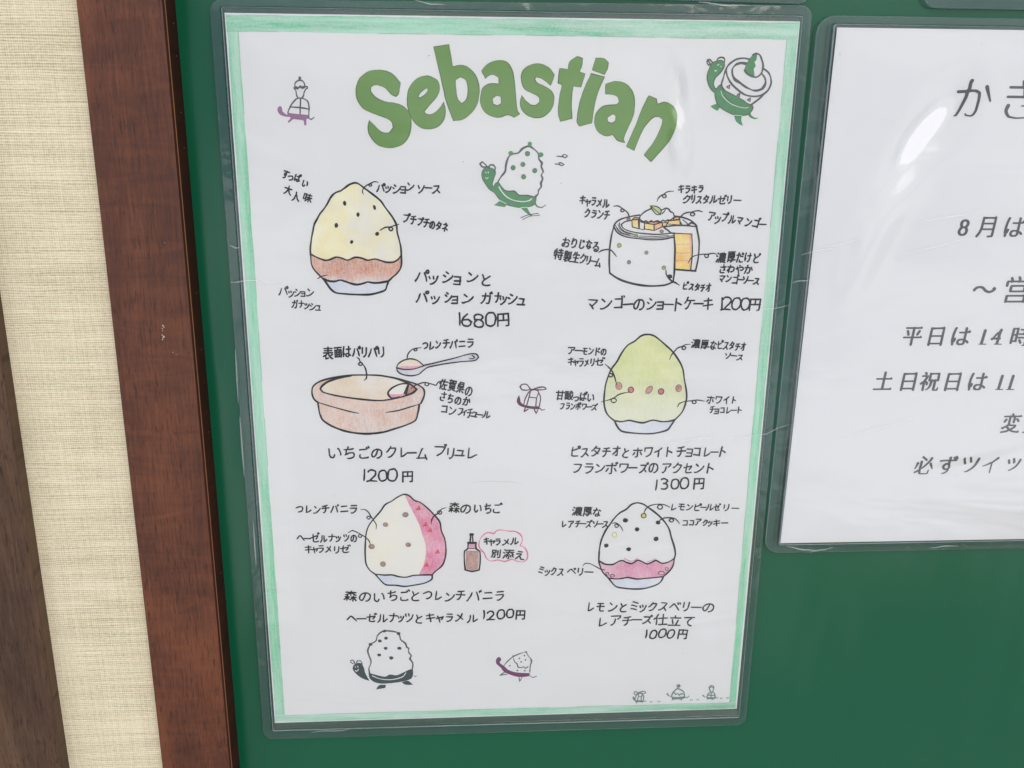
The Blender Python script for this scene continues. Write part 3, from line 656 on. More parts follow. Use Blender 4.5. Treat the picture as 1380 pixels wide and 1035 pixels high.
# rectangle helper: quad from four photograph corners
def Q(*c): return [P(u, v) for u, v in c]
MENU_Q = Q((281.5, -1.5), (1096, 7.5), (1004.8, 977.8), (355.3, 997.5))
MENU_I = Q((299.5, 9.5), (1080.8, 22.5), (995.3, 965.5), (368.3, 983.5))
# the warped spots that catch the bright sky
gx, gz = P(914, 155)
card_case('card_case', MENU_Q, MENU_I, 'large clear hard card case holding the hand-drawn shaved ice menu', 'clear card cases on the board',
          dents=[(gx, gz, .0030, .0150, .10, 0.02, .155)])
tl = P(1103.2, 20.8); bl = P(1030.2, 746.0)
def off(p, dx, dz): return (p[0]+dx, p[1]+dz)
sl = -.0022
R_Q = [tl, off(tl, .306, .306*sl*-.5), off(bl, .3085, -.0006), bl]
itl = P(1124.5, 33); ibl = P(1050, 733.5)
R_I = [itl, off(itl, .2985, 0), off(ibl, .300, -.0004), ibl]
rx_, rz_ = P(1226, 226)
rx2, rz2 = P(1190, 290)
card_case('card_case', R_Q, R_I, 'clear card case at the right holding the printed opening hours notice', 'clear card cases on the board', rad=.0065,
          dents=[(rx_, rz_, .0085, .030, -.50, -.02, .103), (rx2, rz2, .007, .03, -.35, -.02, .085)])
# two more cases above, only their lower edges in view
a0 = P(300, -14); a1 = P(1090, 8.6)
sk = (a1[1]-a0[1])/(a1[0]-a0[0])
A_BR = a1; A_BL = (a1[0]-.225, a1[1]-.225*sk)
A_Q = [off(A_BL, 0, .308), off(A_BR, 0, .308), A_BR, A_BL]
A_I = [off(A_BL, .006, .302), off(A_BR, -.006, .302), off(A_BR, -.006, .006), off(A_BL, .006, .006)]
dz_ = .0009
A_Q = [off(p, 0, dz_) for p in A_Q]; A_I = [off(p, 0, dz_) for p in A_I]
card_case('card_case', A_Q, A_I, 'clear card case above the menu, only its bottom edge showing', 'clear card cases on the board', hb=-.0006, hf=.0010)
b0 = P(1243, 10.2)
B_Q = [off(b0, 0, .217), off(b0, .306, .217), off(b0, .306, -.0004), b0]
B_I = [off(b0, .006, .211), off(b0, .300, .211), off(b0, .300, .0056), off(b0, .006, .006)]
card_case('card_case', B_Q, B_I, 'clear card case above the notice at the top right, cut off by the picture', 'clear card cases on the board', rad=.0055)

def scratch_glints(case, L, h):
    for k, (a, b, w) in enumerate(L):
        sh = Sheet(h); n = 7
        p, q = P(*a), P(*b); ph = random.uniform(0, 6)
        pts = [(p[0]+(q[0]-p[0])*i/n, p[1]+(q[1]-p[1])*i/n+.00025*math.sin(i*1.1+ph)) for i in range(n+1)]
        sh.stroke(pts, [w*MM*(.3+.7*math.sin(math.pi*i/n)) for i in range(n+1)])
        link_mesh('scratch_glint', sh.V, sh.F, SCR_GLINT, case, tuple(case['org']))
SCR_GLINT = mat_film('scratch_glint_film', 1.0, .30, (1, 1, 1, 1), .25, (.85, .88, .9, 1), 0)  # pale ribbons: hair scratches, and streak reflections painted onto the film
cc = [o for o in COL.objects if o.name.startswith('card_case') and not o.parent]
scratch_glints(cc[0], [((311, 331), (325, 334), .5), ((312, 379), (352, 377), .6), ((340, 377), (380, 381), .4), ((1030, 583), (1062, 570), .35), ((985, 590), (1036, 583), .4), ((890, 597), (960, 588), .5),
                  ((1010, 420), (1064, 410), .35), ((318, 470), (322, 540), .5), ((324, 560), (330, 640), .6), ((342, 700), (346, 760), .5), ((560, 2), (600, 8), .4), ((940, 4), (1010, 9), .5), ((420, 984), (470, 981), .5)], .00135)
scratch_glints(cc[1], [((1078, 342), (1130, 331), .45), ((1104, 334), (1160, 322), .5), ((1212, 342), (1300, 322), .4), ((1222, 302), (1320, 284), .45), ((1066, 380), (1092, 375), .4), ((1060, 735), (1100, 741), .7), ((1090, 742), (1120, 736), .6), ((1130, 590), (1230, 562), .5), ((1250, 736), (1290, 733), .5)], .00150)

# ground in front of the board (seen only as a reflection)
gm, gnt, gb = new_mat('concrete')
gnt.links.new(ramp(gnt, nz(gnt, (3, 3, 3), 1, 5), [(.3, (.30, .29, .28)), (.7, (.42, .41, .39))]), gb.inputs['Base Color']); gb.inputs['Roughness'].default_value = .9
me = bpy.data.meshes.new('pavement'); me.from_pydata([(-60, -60, 0), (60, -60, 0), (60, 60, 0), (-60, 60, 0)], [], [(0, 1, 2, 3)]); me.materials.append(gm)
go = bpy.data.objects.new('pavement', me); COL.objects.link(go); go['kind'] = 'structure'

# ------------------------------------------------------------------ the menu sheet
SH_TL, SH_TR, SH_BR, SH_BL = Q((302.6, 17.2), (1078.2, 28.9), (992.8, 955.1), (370.4, 974.3))
menu = thing('menu_sheet', (0, 0, -.1485), 'hand-drawn dessert menu with green pencil border and big green arched title', 'menu')
MO = tuple(menu['org'])
th = .00022
V = [(x, 0, z) for x, z in (SH_TL, SH_TR, SH_BR, SH_BL)]+[(x, th, z) for x, z in (SH_TL, SH_TR, SH_BR, SH_BL)]
link_mesh('paper', V, [(3, 2, 1, 0), (4, 5, 6, 7), (0, 1, 5, 4), (1, 2, 6, 5), (2, 3, 7, 6), (3, 0, 4, 7)], paper, menu, MO)

# green pencil border: four bands with uneven edges
def band(a0, a1, b0, b1, mat, n=70, eo=.0004, ei=.00012):
    """a0->a1 outer edge, b0->b1 inner edge"""
    ph = [random.uniform(0, 6) for _ in range(6)]
    def w(t, p, amp): return amp*(math.sin(t*9+ph[p])*.5+math.sin(t*31+ph[p+1])*.4+random.uniform(-.5, .5)*.7)
    dx, dz = b0[0]-a0[0], b0[1]-a0[1]; L = math.hypot(dx, dz); ux, uz = dx/L, dz/L
    o = []; i_ = []
    for k in range(n+1):
        t = k/n
        x = a0[0]+(a1[0]-a0[0])*t; z = a0[1]+(a1[1]-a0[1])*t; q = abs(w(t, 0, eo)); o.append((x+ux*q, z+uz*q))
        x = b0[0]+(b1[0]-b0[0])*t; z = b0[1]+(b1[1]-b0[1])*t; q = w(t, 3, ei); i_.append((x+ux*q, z+uz*q))
    sh = Sheet(.00004)
    for k in range(n):
        y = -sh.h; b = len(sh.V); sh.V += [(p[0], y, p[1]) for p in (o[k], o[k+1], i_[k+1], i_[k])]
        a, c, d = o[k], o[k+1], i_[k]
        cr_ = (c[0]-a[0])*(d[1]-a[1])-(c[1]-a[1])*(d[0]-a[0])
        sh.F.append((b, b+1, b+2, b+3) if cr_ > 0 else (b+3, b+2, b+1, b))
    o_ = sh.build('pencil_border', mat, menu)
    ln = Sheet(.00010)
    step = 9
    for k in range(0, n-step+1, step):
        if random.random() < .85:
            seg = i_[k:k+random.randint(6, step+1)]
            ln.stroke(seg, [random.uniform(.10, .24)*MM for _ in seg])
    ln_ = ln.build('border_edge_line', BORDER_LINE, o_); ln_['kind'] = 'stuff'
BORDER_LINE = mat_ink('dull_green_pencil_line', rgb(128, 168, 144), .6)
iTL, iTR, iBR, iBL = Q((321.2, 42), (1060, 53.2), (982.4, 946.5), (383.6, 963.4))
e = .00035
oTL, oTR, oBR, oBL = off(SH_TL, e, -e*1.2), off(SH_TR, -e*.4, -e*.6), off(SH_BR, -e*1.6, e*.8), off(SH_BL, e*.7, e*.8)
band(oTL, oTR, (SH_TL[0]+e, iTL[1]), (SH_TR[0]-e, iTR[1]), PENCIL_BORDER_H)
band((oBL[0], oBL[1]), oBR, (oBL[0], iBL[1]), (oBR[0], iBR[1]), PENCIL_BORDER_H)
band((oTL[0], iTL[1]-.0001), (oBL[0], iBL[1]+.0001), iTL, iBL, PENCIL_BORDER_V)
band((oTR[0], iTR[1]-.0001), (oBR[0], iBR[1]+.0001), iTR, iBR, PENCIL_BORDER_V)

# ---- title
ZA = Zm(345, 0, 3.98); ZB = Zm(690, 0, 3.98)
def letter(Z, outer, holes=(), label=None):
    s = Sheet(.00005)
    o = smooth(Z.pts(outer), True, 5, 48); o = [(x+random.gauss(0, .00004), z+random.gauss(0, .00004)) for x, z in o]
    hs = [smooth(Z.pts(h), True, 5, 48) for h in holes]
    s.poly(o, hs)
    ob = s.build('title_letter', TITLE_G, menu, label)
    e_ = Sheet(.00009)
    for r in [o]+hs: e_.stroke(r, [.00016+.00018*max(0, math.sin(i*.21+len(r))) for i in range(len(r))], True)
    e_.build('letter_edge', TITLE_EDGE, ob)
letter(ZA, [(775,445),(735,400),(700,382),(650,375),(600,385),(560,415),(540,455),(537,500),(548,545),(580,585),(640,612),(700,635),(728,655),(735,685),(715,710),(690,712),(660,698),(630,668),(607,645),(600,690),(615,735),(650,775),(700,792),(745,790),(790,770),(822,725),(832,670),(825,610),(790,570),(740,552),(690,545),(640,520),(615,490),(618,465),(645,455),(690,470),(725,505),(750,518),(765,500)], label='green capital S')
letter(ZA, [(905,408),(860,425),(825,465),(812,520),(815,580),(835,635),(875,680),(925,692),(975,680),(1008,640),(1015,590),(1008,545),(985,580),(950,610),(915,612),(900,600),(925,570),(965,525),(985,480),(975,435),(940,412)], [[(918,470),(885,495),(868,520),(882,525),(905,508),(922,488)]], 'green letter e')
letter(ZA, [(952,252),(1035,238),(1055,355),(1110,350),(1155,375),(1185,420),(1197,480),(1190,545),(1160,600),(1110,640),(1058,648),(1020,540),(990,410)], [[(1095,412),(1070,430),(1072,470),(1082,530),(1105,555),(1130,530),(1137,480),(1125,430)]], 'green letter b')
letter(ZA, [(1210,380),(1240,345),(1290,325),(1340,330),(1370,365),(1385,430),(1395,530),(1402,590),(1415,612),(1385,630),(1350,615),(1310,628),(1255,620),(1215,585),(1203,530),(1215,475),(1250,450),(1305,450),(1300,415),(1275,400),(1250,405),(1230,422)], [[(1290,512),(1268,530),(1272,558),(1295,568),(1315,555),(1313,518)]], 'first green letter a')
letter(ZB, [(228,402),(200,365),(150,342),(95,350),(58,380),(50,425),(65,475),(110,500),(145,520),(148,545),(130,565),(100,562),(70,535),(52,510),(43,555),(60,600),(105,628),(160,628),(205,595),(225,545),(218,495),(180,465),(135,445),(120,425),(130,412),(165,425),(208,460)], label='green small s')
letter(ZB, [(255,367),(300,372),(310,330),(350,302),(378,312),(375,350),(362,385),(392,395),(370,468),(328,462),(318,540),(322,635),(258,652),(247,600),(255,520),(268,455),(247,445)], label='green letter t')
letter(ZB, [(450,310),(495,315),(518,335),(510,370),(495,400),(430,375)], label='square dot of the letter i')
letter(ZB, [(425,395),(495,412),(460,500),(440,580),(428,660),(360,678),(348,650),(360,570),(385,480)], label='stem of the letter i')
letter(ZB, [(502,450),(560,436),(610,450),(645,490),(658,550),(650,620),(620,690),(600,740),(605,765),(570,755),(540,722),(505,730),(465,710),(443,665),(450,610),(490,570),(560,560),(575,545),(565,518),(530,505),(502,505)], [[(540,612),(512,630),(512,652),(535,662),(555,648),(556,620)]], 'second green letter a')
letter(ZB, [(735,512),(775,530),(778,560),(820,548),(865,570),(885,615),(875,690),(840,760),(745,867),(708,830),(760,760),(800,680),(808,640),(785,625),(750,635),(700,700),(655,808),(613,785),(660,680),(700,580)], label='green letter n')

# ---- drawing helpers
def fill(Z, L, mat, parent, name='pencil_fill', h=.00004, holes=(), label=None, amp=.03, corner=60):
    s = Sheet(h); s.poly(wob(smooth(Z.pts(L), True, 4, corner), amp*MM), [smooth(Z.pts(q), True, 4) for q in holes])
    return s.build(name, mat, parent, label)
def drawing(label): 
    """a drawing is a part of the menu; its outline and fills are its pieces"""
    o = bpy.data.objects.new('drawing', None); COL.objects.link(o); o.parent = menu; o['label'] = label; o.empty_display_size = .01
    return o
def lines(Z, specs, parent, name='ink_outline', mat=None, w=.55, h=.00010, label=None):
    s = Sheet(h)
    for sp in specs:
        L = sp[0]; kw = dict(sp[1]) if len(sp) > 1 else {}
        pen(s, Z, L, kw.pop('w', w), **kw)
    return s.build(name, mat or INK, parent, label)
def dots(Z, L, mat, parent, name, outline=None, h=.00012, w=.3, label=None, each=True):
    for d in L:
        x, y, rx, ry = d[:4]; ang = d[4] if len(d) > 4 else random.uniform(-.4, .4)
        s = Sheet(h); c = Z(x, y); k = Z.m(x, y, 1)
        s.dot(c, rx*k, ry*k, ang)
        o = s.build(name, mat, parent, label)
        if outline is not None:
            s2 = Sheet(h+.00004); n = 12
            ring = [(c[0]+math.cos(t)*rx*k*math.cos(ang)-math.sin(t)*ry*k*math.sin(ang), c[1]+math.cos(t)*rx*k*math.sin(ang)+math.sin(t)*ry*k*math.cos(ang)) for t in [6.283*i/n for i in range(n)]]
            q = [(v[0], v[1], v[2]) for v in []]
            s2.stroke(smooth(ring, True, 2), w*MM, True)
            me_ = s2.build(name+'_outline', outline, parent)
def leader(Z, L, loops=(), parent=None, w=.42):
    s = Sheet(.00013); pen(s, Z, L, w, amp=.02, taper=True)
    for x, y, r in loops: loop(s, Z, x, y, r, w)
    s.build('leader_line', INK, parent)

# ============ drawing 1: passion fruit shaved ice
Z = Zm(370, 220, 5.176)
d = drawing('yellow shaved ice with brown band and black seeds, upper left')
L1 = [(560,136),(520,150),(490,172),(462,192),(430,203),(405,222),(385,250),(370,280),(345,318),(318,352),(295,392),(277,430),(267,475),(257,530),(250,590),(252,640)]
L1b = [(252,640),(257,700),(272,735),(300,768),(338,806)]
R1 = [(560,136),(590,146),(625,172),(660,198),(700,228),(740,262),(770,305),(800,345),(830,388),(850,430),(856,480),(868,530),(880,580),(884,645)]
R1b = [(884,645),(886,690),(878,735),(850,772),(820,798),(795,822)]
W1_ = [(258,637),(300,658),(350,676),(385,672),(430,655),(470,662),(510,676),(560,656),(610,662),(650,676),(700,668),(740,678),(780,690),(830,688),(860,672),(880,645)]
W2_ = [(340,805),(375,820),(420,824),(460,815),(500,826),(540,840),(580,846),(620,838),(650,828),(690,834),(740,832),(795,822)]
B_ = [(340,805),(365,840),(395,880),(430,903),(500,912),(580,916),(660,916),(720,903),(770,885),(785,850),(795,822)]
fill(Z, L1[::-1]+R1[1:]+W1_[::-1][1:-1], YELLOW, d, 'yellow_fill')
fill(Z, W1_+R1b[1:]+W2_[::-1][1:]+L1b[::-1][1:-1], BROWN, d, 'brown_fill')
fill(Z, W2_+B_[::-1][1:-1], BOWL, d, 'bowl_fill')
lines(Z, [(L1[::-1]+R1[1:]+R1b[1:], dict(w=.62)), (L1[-2:]+L1b[1:], dict(w=.5)), (W1_, dict(w=.60)), (W2_, dict(w=.72)), (B_, dict(w=.70))], d)
dots(Z, [(489,279,12,17,.1),(582,358,11,16,-.1),(697,308,10,18,.25),(431,433,13,17,-.1),(716,492,13,15,-.6),(538,549,11,14,-.4)], INK, d, 'seed')
leader(Z, [(620,215),(613,200),(622,172),(650,150),(668,142),(690,130),(705,128),(725,134)], [(668,152,9)], d)
leader(Z, [(735,468),(772,447),(808,444),(835,434),(868,426)], [(812,458,13)], d, .5)
leader(Z, [(300,805),(330,788),(370,779)], [], d)
write(menu, Z, 'すっぱい', [78,112,160,213], [75,102,105,140], 62, .42)
write(menu, Z, '大人味', [95,150,230], [190,232,240], 66, .42)
write(menu, Z, 'パッションソース', [740,793,848,897,945,1022,1072,1128], [172,188,182,186,166,180,178,180], 70, .46)
write(menu, Z, 'プチプチのタネ', [918,968,1015,1060,1100,1145,1190], (385,450), 66, .46)
write(menu, Z, 'パッション', [62,115,158,200,248], [893,908,902,908,905], 66, .40)
write(menu, Z, 'ガナッシュ', [140,186,225,265,303], [985,985,1000,1000,1012], 64, .40)
Z = Zm(540, 340, 6.273)
write(menu, Z, 'パッションと', [180,278,398,480,605,720], [207,240,212,236,208,232], 118, .55, name='handwritten_title', sx=1.0)
write(menu, Z, 'パッションガナッシュ', [180,288,402,458,568,725,820,865,945,1022], [385,402,382,406,390,385,385,414,395,416], 108, .55, name='handwritten_title')
digits(menu, Z, '1680', [493,562,655,757], 565, 130, .60)
write(menu, Z, '円', [868], (578,578), 118, .55, name='yen_sign')

# ============ drawing 2: crème brûlée cocotte and spoon
Z = Zm(410, 450, 4.759)
d = drawing('clay brown baking dish with cream surface, middle left')
RO = [(90,440),(65,420),(50,382),(53,345),(75,318),(120,297),(200,277),(300,265),(400,263),(480,266),(560,278),(640,298),(700,315),(740,332),(768,357),(768,400),(748,445)]
RI_up = [(103,352),(116,332),(150,308),(205,287),(300,268)]
RI_lo = [(103,352),(120,372),(180,390),(280,408),(380,420),(490,427),(560,418),(640,400),(700,377),(722,355)]
RIur = [(560,279),(620,297),(680,322),(722,355)]
BOD = [(88,445),(95,490),(105,525),(122,555),(180,592),(260,620),(340,636),(430,640),(510,629),(580,608),(650,585),(712,555),(728,510),(738,452)]
fill(Z, RO+[(738,452),(670,472),(600,490),(525,502),(440,510),(348,508),(290,497),(220,478),(150,458)], TAN, d, 'rim_fill', holes=[[(103,352),(120,372),(180,390),(280,408),(380,420),(490,427),(560,418),(640,400),(700,377),(722,355),(690,328),(620,300),(550,280),(480,268),(400,265),(300,268),(205,287),(150,308)]])
fill(Z, [(103,352),(120,372),(180,390),(280,408),(380,420),(490,427),(560,418),(640,400),(700,377),(722,355),(690,328),(620,300),(550,280),(480,268),(400,265),(300,268),(205,287),(150,308)], CREAM, d, 'cream_fill')
fill(Z, [(88,440),(150,458),(220,478),(290,497),(348,508),(440,510),(525,502),(600,490),(670,472),(738,452)]+BOD[::-1][1:], TAN, d, 'dish_fill')
ST = [(672,318),(620,321),(570,342),(540,370),(542,395),(565,412),(612,404),(650,390),(662,350)]
fill(Z, ST, VANILLA, d, 'cut_cream_fill', h=.00007)
fill(Z, [(546,384),(575,388),(615,386),(650,380),(650,390),(612,404),(565,412),(544,398)], PINK, d, 'strawberry_fill', h=.000085)
fill(Z, [(672,322),(722,355),(655,392),(662,350)], BROWN_D, d, 'inner_wall_fill', h=.00007)
lines(Z, [(RO, dict(w=.62)), (RI_up, dict(w=.75)), (RI_lo, dict(w=.62)), (RIur, dict(w=.6)), ([(85,437),(150,458),(220,478),(290,497),(348,508)], dict(w=.5, taper=True)), ([(525,503),(600,491),(670,471),(740,450)], dict(w=.5, taper=True)),
          (BOD, dict(w=.66)), ([(190,598),(260,622),(340,636),(420,640),(510,628)], dict(w=.9, taper=True)), (ST[:7], dict(w=.66)), ([(672,318),(662,352),(652,392)], dict(w=.66)), ([(642,382),(668,322)], dict(w=.6)), ([(722,355),(690,378),(655,392)], dict(w=.6))], d)
leader(Z, [(682,352),(705,333),(735,320),(770,311),(800,316),(845,330),(862,308),(898,300)], [(786,322,12)], d, .45)
leader(Z, [(383,298),(398,285),(400,262),(393,222),(376,195),(358,175),(352,160),(338,150)], [(361,192,11)], d, .5)
write(menu, Z, '表面はパリパリ', [153,217,272,333,385,440,495], [130,122,118,120,118,115,118], 80, .50)
d = drawing('spoon with pink and cream scoop, above the dish')
SPD = [(592,215),(605,190),(640,168),(685,160),(725,170),(765,202)]
fill(Z, SPD+[(700,225),(640,226)], CREAM, d, 'cream_fill')
fill(Z, [(597,214),(640,206),(700,206),(762,203),(700,226),(640,228)], PINK, d, 'pink_fill', h=.00007)
SPB = [(592,215),(598,238),(625,258),(680,268),(730,260),(760,237),(790,215),(830,205),(900,192),(1000,178),(1095,170),(1118,150),(1107,132),(1085,126),(1040,133),(950,158),(860,180),(765,202)]
fill(Z, SPB+[(700,226),(640,228)], GREYP, d, 'grey_fill')
lines(Z, [(SPD, dict(w=.5)), ([(597,219),(640,227),(700,225),(765,205)], dict(w=.5)), (SPB, dict(w=.5)), ([(1078,138),(1092,148),(1085,158),(1062,158)], dict(w=.4))], d)
leader(Z, [(660,162),(662,140),(672,118),(692,100),(715,92),(750,88)], [(714,101,9)], d, .45)
Z4 = Zm(540, 340, 6.273)
write(menu, Z4, 'つレンチバニラ', [208,262,315,385,447,520,590], [792,790,778,766,780,775,772], 84, .48)
write(menu, Z, '佐賀県の', [893,950,1003,1055], [325,330,342,365], 78, .46)
write(menu, Z, 'さちのか', [890,937,985,1040], [400,415,432,437], 66, .46)
write(menu, Z, 'コンフィチュール', [900,950,1002,1028,1062,1092,1125,1168], [482,490,497,510,508,518,518,522], 62, .46)
write(menu, Z, 'いちごのクレームブリュレ', [195,290,380,465,560,637,690,755,870,940,1000,1080], [762,758,762,768,760,762,762,768,752,760,772,762], 88, .52, name='handwritten_title')
digits(menu, Z, '1200', [383,440,503,565], 908, 90, .58)
write(menu, Z, '円', [662], (914,914), 84, .54, name='yen_sign')
lines(Z, [([(1052,958),(1120,948),(1220,945),(1320,948),(1400,962)], dict(w=.22, taper=True))], menu, 'faint_pencil_line', FAINT)

# ============ drawing 3: mango shortcake
Z = Zm(740, 230, 4.6)
d = drawing('round white mango shortcake with cut slice, upper right')
TOP = [(400,345),(415,320),(450,298),(500,285),(560,275)]
TOP2 = [(775,282),(830,290),(880,310),(913,342)]
RL = [(400,345),(425,385),(480,410),(560,422),(640,428),(710,424),(775,410)]
lines(Z, [([(402,345),(387,400),(376,480),(372,560),(376,635)], dict(w=.6)), ([(376,635),(420,665),(480,690),(560,708),(640,715),(720,708),(768,690)], dict(w=.72)),
          ([(775,408),(780,480),(778,560),(775,640),(768,690)], dict(w=.66)), (TOP, dict(w=.55)), (TOP2, dict(w=.62)), (RL, dict(w=.5)),
          ([(510,308),(470,316),(447,334),(458,355),(490,372),(550,385),(640,394),(700,393),(772,386)], dict(w=.42)),
          ([(412,340),(432,378),(480,398),(560,412),(640,418),(720,412),(775,400)], dict(w=.26)), ([(425,330),(440,362),(480,386),(540,398)], dict(w=.26)), ([(436,322),(440,350),(468,376),(520,392)], dict(w=.3)),
          ([(560,404),(640,408),(740,402)], dict(w=.24)), ([(418,352),(450,384),(500,400)], dict(w=.3)),
          ([(775,386),(776,412)], dict(w=.5)),
          ([(710,352),(735,345),(780,340),(850,340),(912,346)], dict(w=.5)), ([(912,340),(924,400),(930,450),(924,540),(908,622)], dict(w=.62)), ([(908,622),(860,618),(780,612)], dict(w=.6)),
          ([(710,352),(735,368),(752,384),(776,390)], dict(w=.5)), ([(775,388),(830,390),(885,393)], dict(w=.4)), ([(885,393),(888,500),(878,614)], dict(w=.4)),
          ([(830,305),(850,322),(862,335)], dict(w=.4)), ([(862,335),(880,322),(905,330)], dict(w=.6)), ([(812,318),(822,334)], dict(w=.4))], d)
fill(Z, [(777,390),(830,392),(883,395),(886,500),(876,612),(780,610),(782,500)], MANGO, d, 'sponge_fill')
lines(Z, [([(782,458),(840,455),(884,460)], dict(w=.4)), ([(782,508),(830,512),(886,506)], dict(w=.4)), ([(780,560),(830,556),(880,562)], dict(w=.4)), ([(876,402),(880,500),(872,600)], dict(w=.7))], d, 'cream_layer_line', ORANGE, h=.00008)
for L, m_ in (([(513,305),(553,300),(556,360),(515,348)], MANGO), ([(560,316),(592,324),(588,366),(560,360)], VANILLA), ([(592,324),(650,334),(650,370),(592,362)], MANGO), ([(652,334),(700,320),(702,348),(652,370)], ORANGE),
              ([(700,324),(732,320),(726,342),(704,346)], MANGO), ([(740,312),(810,304),(812,336),(733,330)], MANGO), ([(513,305),(530,290),(560,292),(560,312),(553,302)], ORANGE), ([(592,322),(640,318),(695,318),(650,332)], ORANGE), ([(775,290),(800,286),(812,300),(770,306)], ORANGE)):
    o = fill(Z, L, m_, d, 'mango_cube', corner=30)
    s = Sheet(.00010); pen(s, Z, L, .34, True, 3); s.build('cube_outline', INK, d)
CB = [(562,304),(563,283),(590,257),(617,242),(650,232),(678,244),(700,243),(722,232),(742,240),(752,254),(768,262),(776,286),(752,306),(735,306),(720,314),(705,306),(690,318),(672,310),(650,318),(632,310),(616,320),(600,310),(585,316)]
fill(Z, CB, WHITE_INK, d, 'cream_blob', h=.00012, corner=90)
lines(Z, [(CB, dict(w=.5, closed=True)), ([(720,240),(712,255),(700,266)], dict(w=.4))], d, 'cream_outline', h=.00016)
LF = [(627,217),(660,220),(684,232),(694,250),(690,272),(664,270),(645,250)]
fill(Z, LF, LEAFG, d, 'mint_leaf', h=.00019, corner=90); lines(Z, [(LF, dict(w=.36, closed=True)), ([(632,220),(660,244),(688,268)], dict(w=.3))], d, 'leaf_outline', h=.00022)
dots(Z, [(540,402,11,10),(435,463,13,13),(711,601,12,11)], GRN, d, 'pistachio_crumb', INKG, w=.18)
dots(Z, [(603,508,11,11),(495,567,11,12),(697,376,12,10),(492,300,12,8)], NUT, d, 'caramel_crumb', INKG, w=.18)
leader(Z, [(400,220),(425,218),(445,228),(462,240),(485,258),(494,278),(498,296)], [(454,246,10)], d, .45)
leader(Z, [(668,192),(676,172),(692,155),(712,146),(725,135),(745,128),(772,127)], [(714,158,11)], d, .45)
leader(Z, [(800,306),(826,274),(852,260),(885,256),(905,250),(925,248),(950,255)], [(889,270,12)], d, .48)
leader(Z, [(305,508),(325,495),(360,488),(385,495),(405,515),(418,532)], [], d, .5)
leader(Z, [(862,572),(880,542),(905,526),(950,518),(985,518),(1000,514),(1022,512),(1040,520)], [(976,528,12)], d, .42)
leader(Z, [(724,615),(727,645),(740,665),(762,685),(785,695),(808,710)], [(748,655,10),(746,654,7)], d, .55)
write(menu, Z, 'キャラメル', [208,240,275,312,352], [182,200,190,198,203], 60, .46)
write(menu, Z, 'クランチ', [238,277,318,358], (262,272), 60, .46)
write(menu, Z, 'キラキラ', [818,858,900,940], (115,112), 52, .46)
write(menu, Z, 'クリスタルゼリー', [853,893,930,972,1018,1070,1118,1167], (178,182), 56, .46)
write(menu, Z, 'アップルマンゴー', [1007,1045,1090,1135,1182,1235,1283,1325], [282,302,290,300,306,320,325,335], 62, .46)
write(menu, Z, 'おりじなる', [103,155,203,247,290], [440,452,455,463,472], 62, .46)
write(menu, Z, '特製生クリーム', [58,115,165,210,245,272,303], [520,530,538,546,555,562,572], 66, .46)
write(menu, Z, '濃厚だけど', [1065,1130,1182,1232,1285], [535,535,540,543,545], 66, .46)
write(menu, Z, 'さわやか', [1075,1127,1180,1235], (610,614), 56, .46)
write(menu, Z, 'マンゴーソース', [1070,1112,1153,1185,1217,1248,1285], (668,684), 54, .46)
write(menu, Z, 'ピスタチオ', [845,883,918,952,987], [715,722,724,728,726], 52, .46)
write(menu, Z, 'マンゴーのショートケーキ', [268,350,430,490,555,635,690,745,797,868,925,985], [825,822,820,828,832,825,836,832,832,825,828,826], 86, .52, name='handwritten_title')
digits(menu, Z, '1200', [1066,1108,1163,1218], 822, 86, .54)
write(menu, Z, '円', [1275], (828,828), 80, .54, name='yen_sign')

# ============ drawing 4: pistachio shaved ice
Z = Zm(690, 440, 4.0588)
d = drawing('lime green shaved ice with a row of berries and almonds, middle right')
L4 = [(740,43),(705,52),(670,80),(630,105),(600,145),(575,190),(545,230),(525,275),(512,320),(505,370),(503,420),(512,460),(530,490),(560,515)]
R4 = [(740,43),(775,50),(810,75),(850,110),(885,145),(915,190),(935,235),(942,290),(952,340),(955,390),(945,435),(925,475),(890,510)]
W4 = [(560,515),(600,520),(640,513),(680,522),(720,526),(770,512),(820,520),(860,518),(890,510)]
B4 = [(560,515),(575,545),(600,572),(660,582),(740,587),(800,580),(850,565),(870,540),(890,510)]
fill(Z, L4[::-1]+R4[1:]+W4[::-1][1:-1], LIME, d, 'lime_fill'); fill(Z, W4+B4[::-1][1:-1], BOWL, d, 'bowl_fill')
lines(Z, [(L4[::-1]+R4[1:], dict(w=.62)), (W4, dict(w=.66)), (B4, dict(w=.66))], d)
dots(Z, [(584,325,17,21,.3),(750,346,15,24,-.6),(911,337,16,20,.1)], ALM, d, 'almond', INKG, w=.22)
dots(Z, [(650,346,15,16),(815,355,15,16)], REDP, d, 'raspberry', INK, w=.34)
leader(Z, [(508,204),(528,222),(548,245),(562,280),(573,320)], [(539,266,11)], d, .5)
leader(Z, [(488,412),(525,402),(555,392),(580,374),(610,364),(642,358)], [(556,404,14)], d, .45)
leader(Z, [(862,180),(870,160),(885,140),(905,118),(930,108),(950,99),(975,97)], [(940,117,10)], d, .45)
leader(Z, [(905,440),(915,422),(940,411),(980,406),(1015,402),(1052,408)], [(996,413,10)], d, .45)
write(menu, Z, 'アーモンドの', [325,362,398,432,466,502], (130,138), 48, .42)
write(menu, Z, 'キャラメリゼ', [322,350,378,408,440,480], [192,202,193,198,196,192], 48, .44)
write(menu, Z, '甘酸っぱい', [262,312,350,388,430], [375,378,392,382,388], 52, .44)
write(menu, Z, 'フランボワーズ', [275,305,332,362,395,422,450], (435,440), 43, .42)
write(menu, Z, '濃厚なピスタチオ', [1005,1055,1100,1138,1170,1202,1233,1264], (96,110), 50, .42)
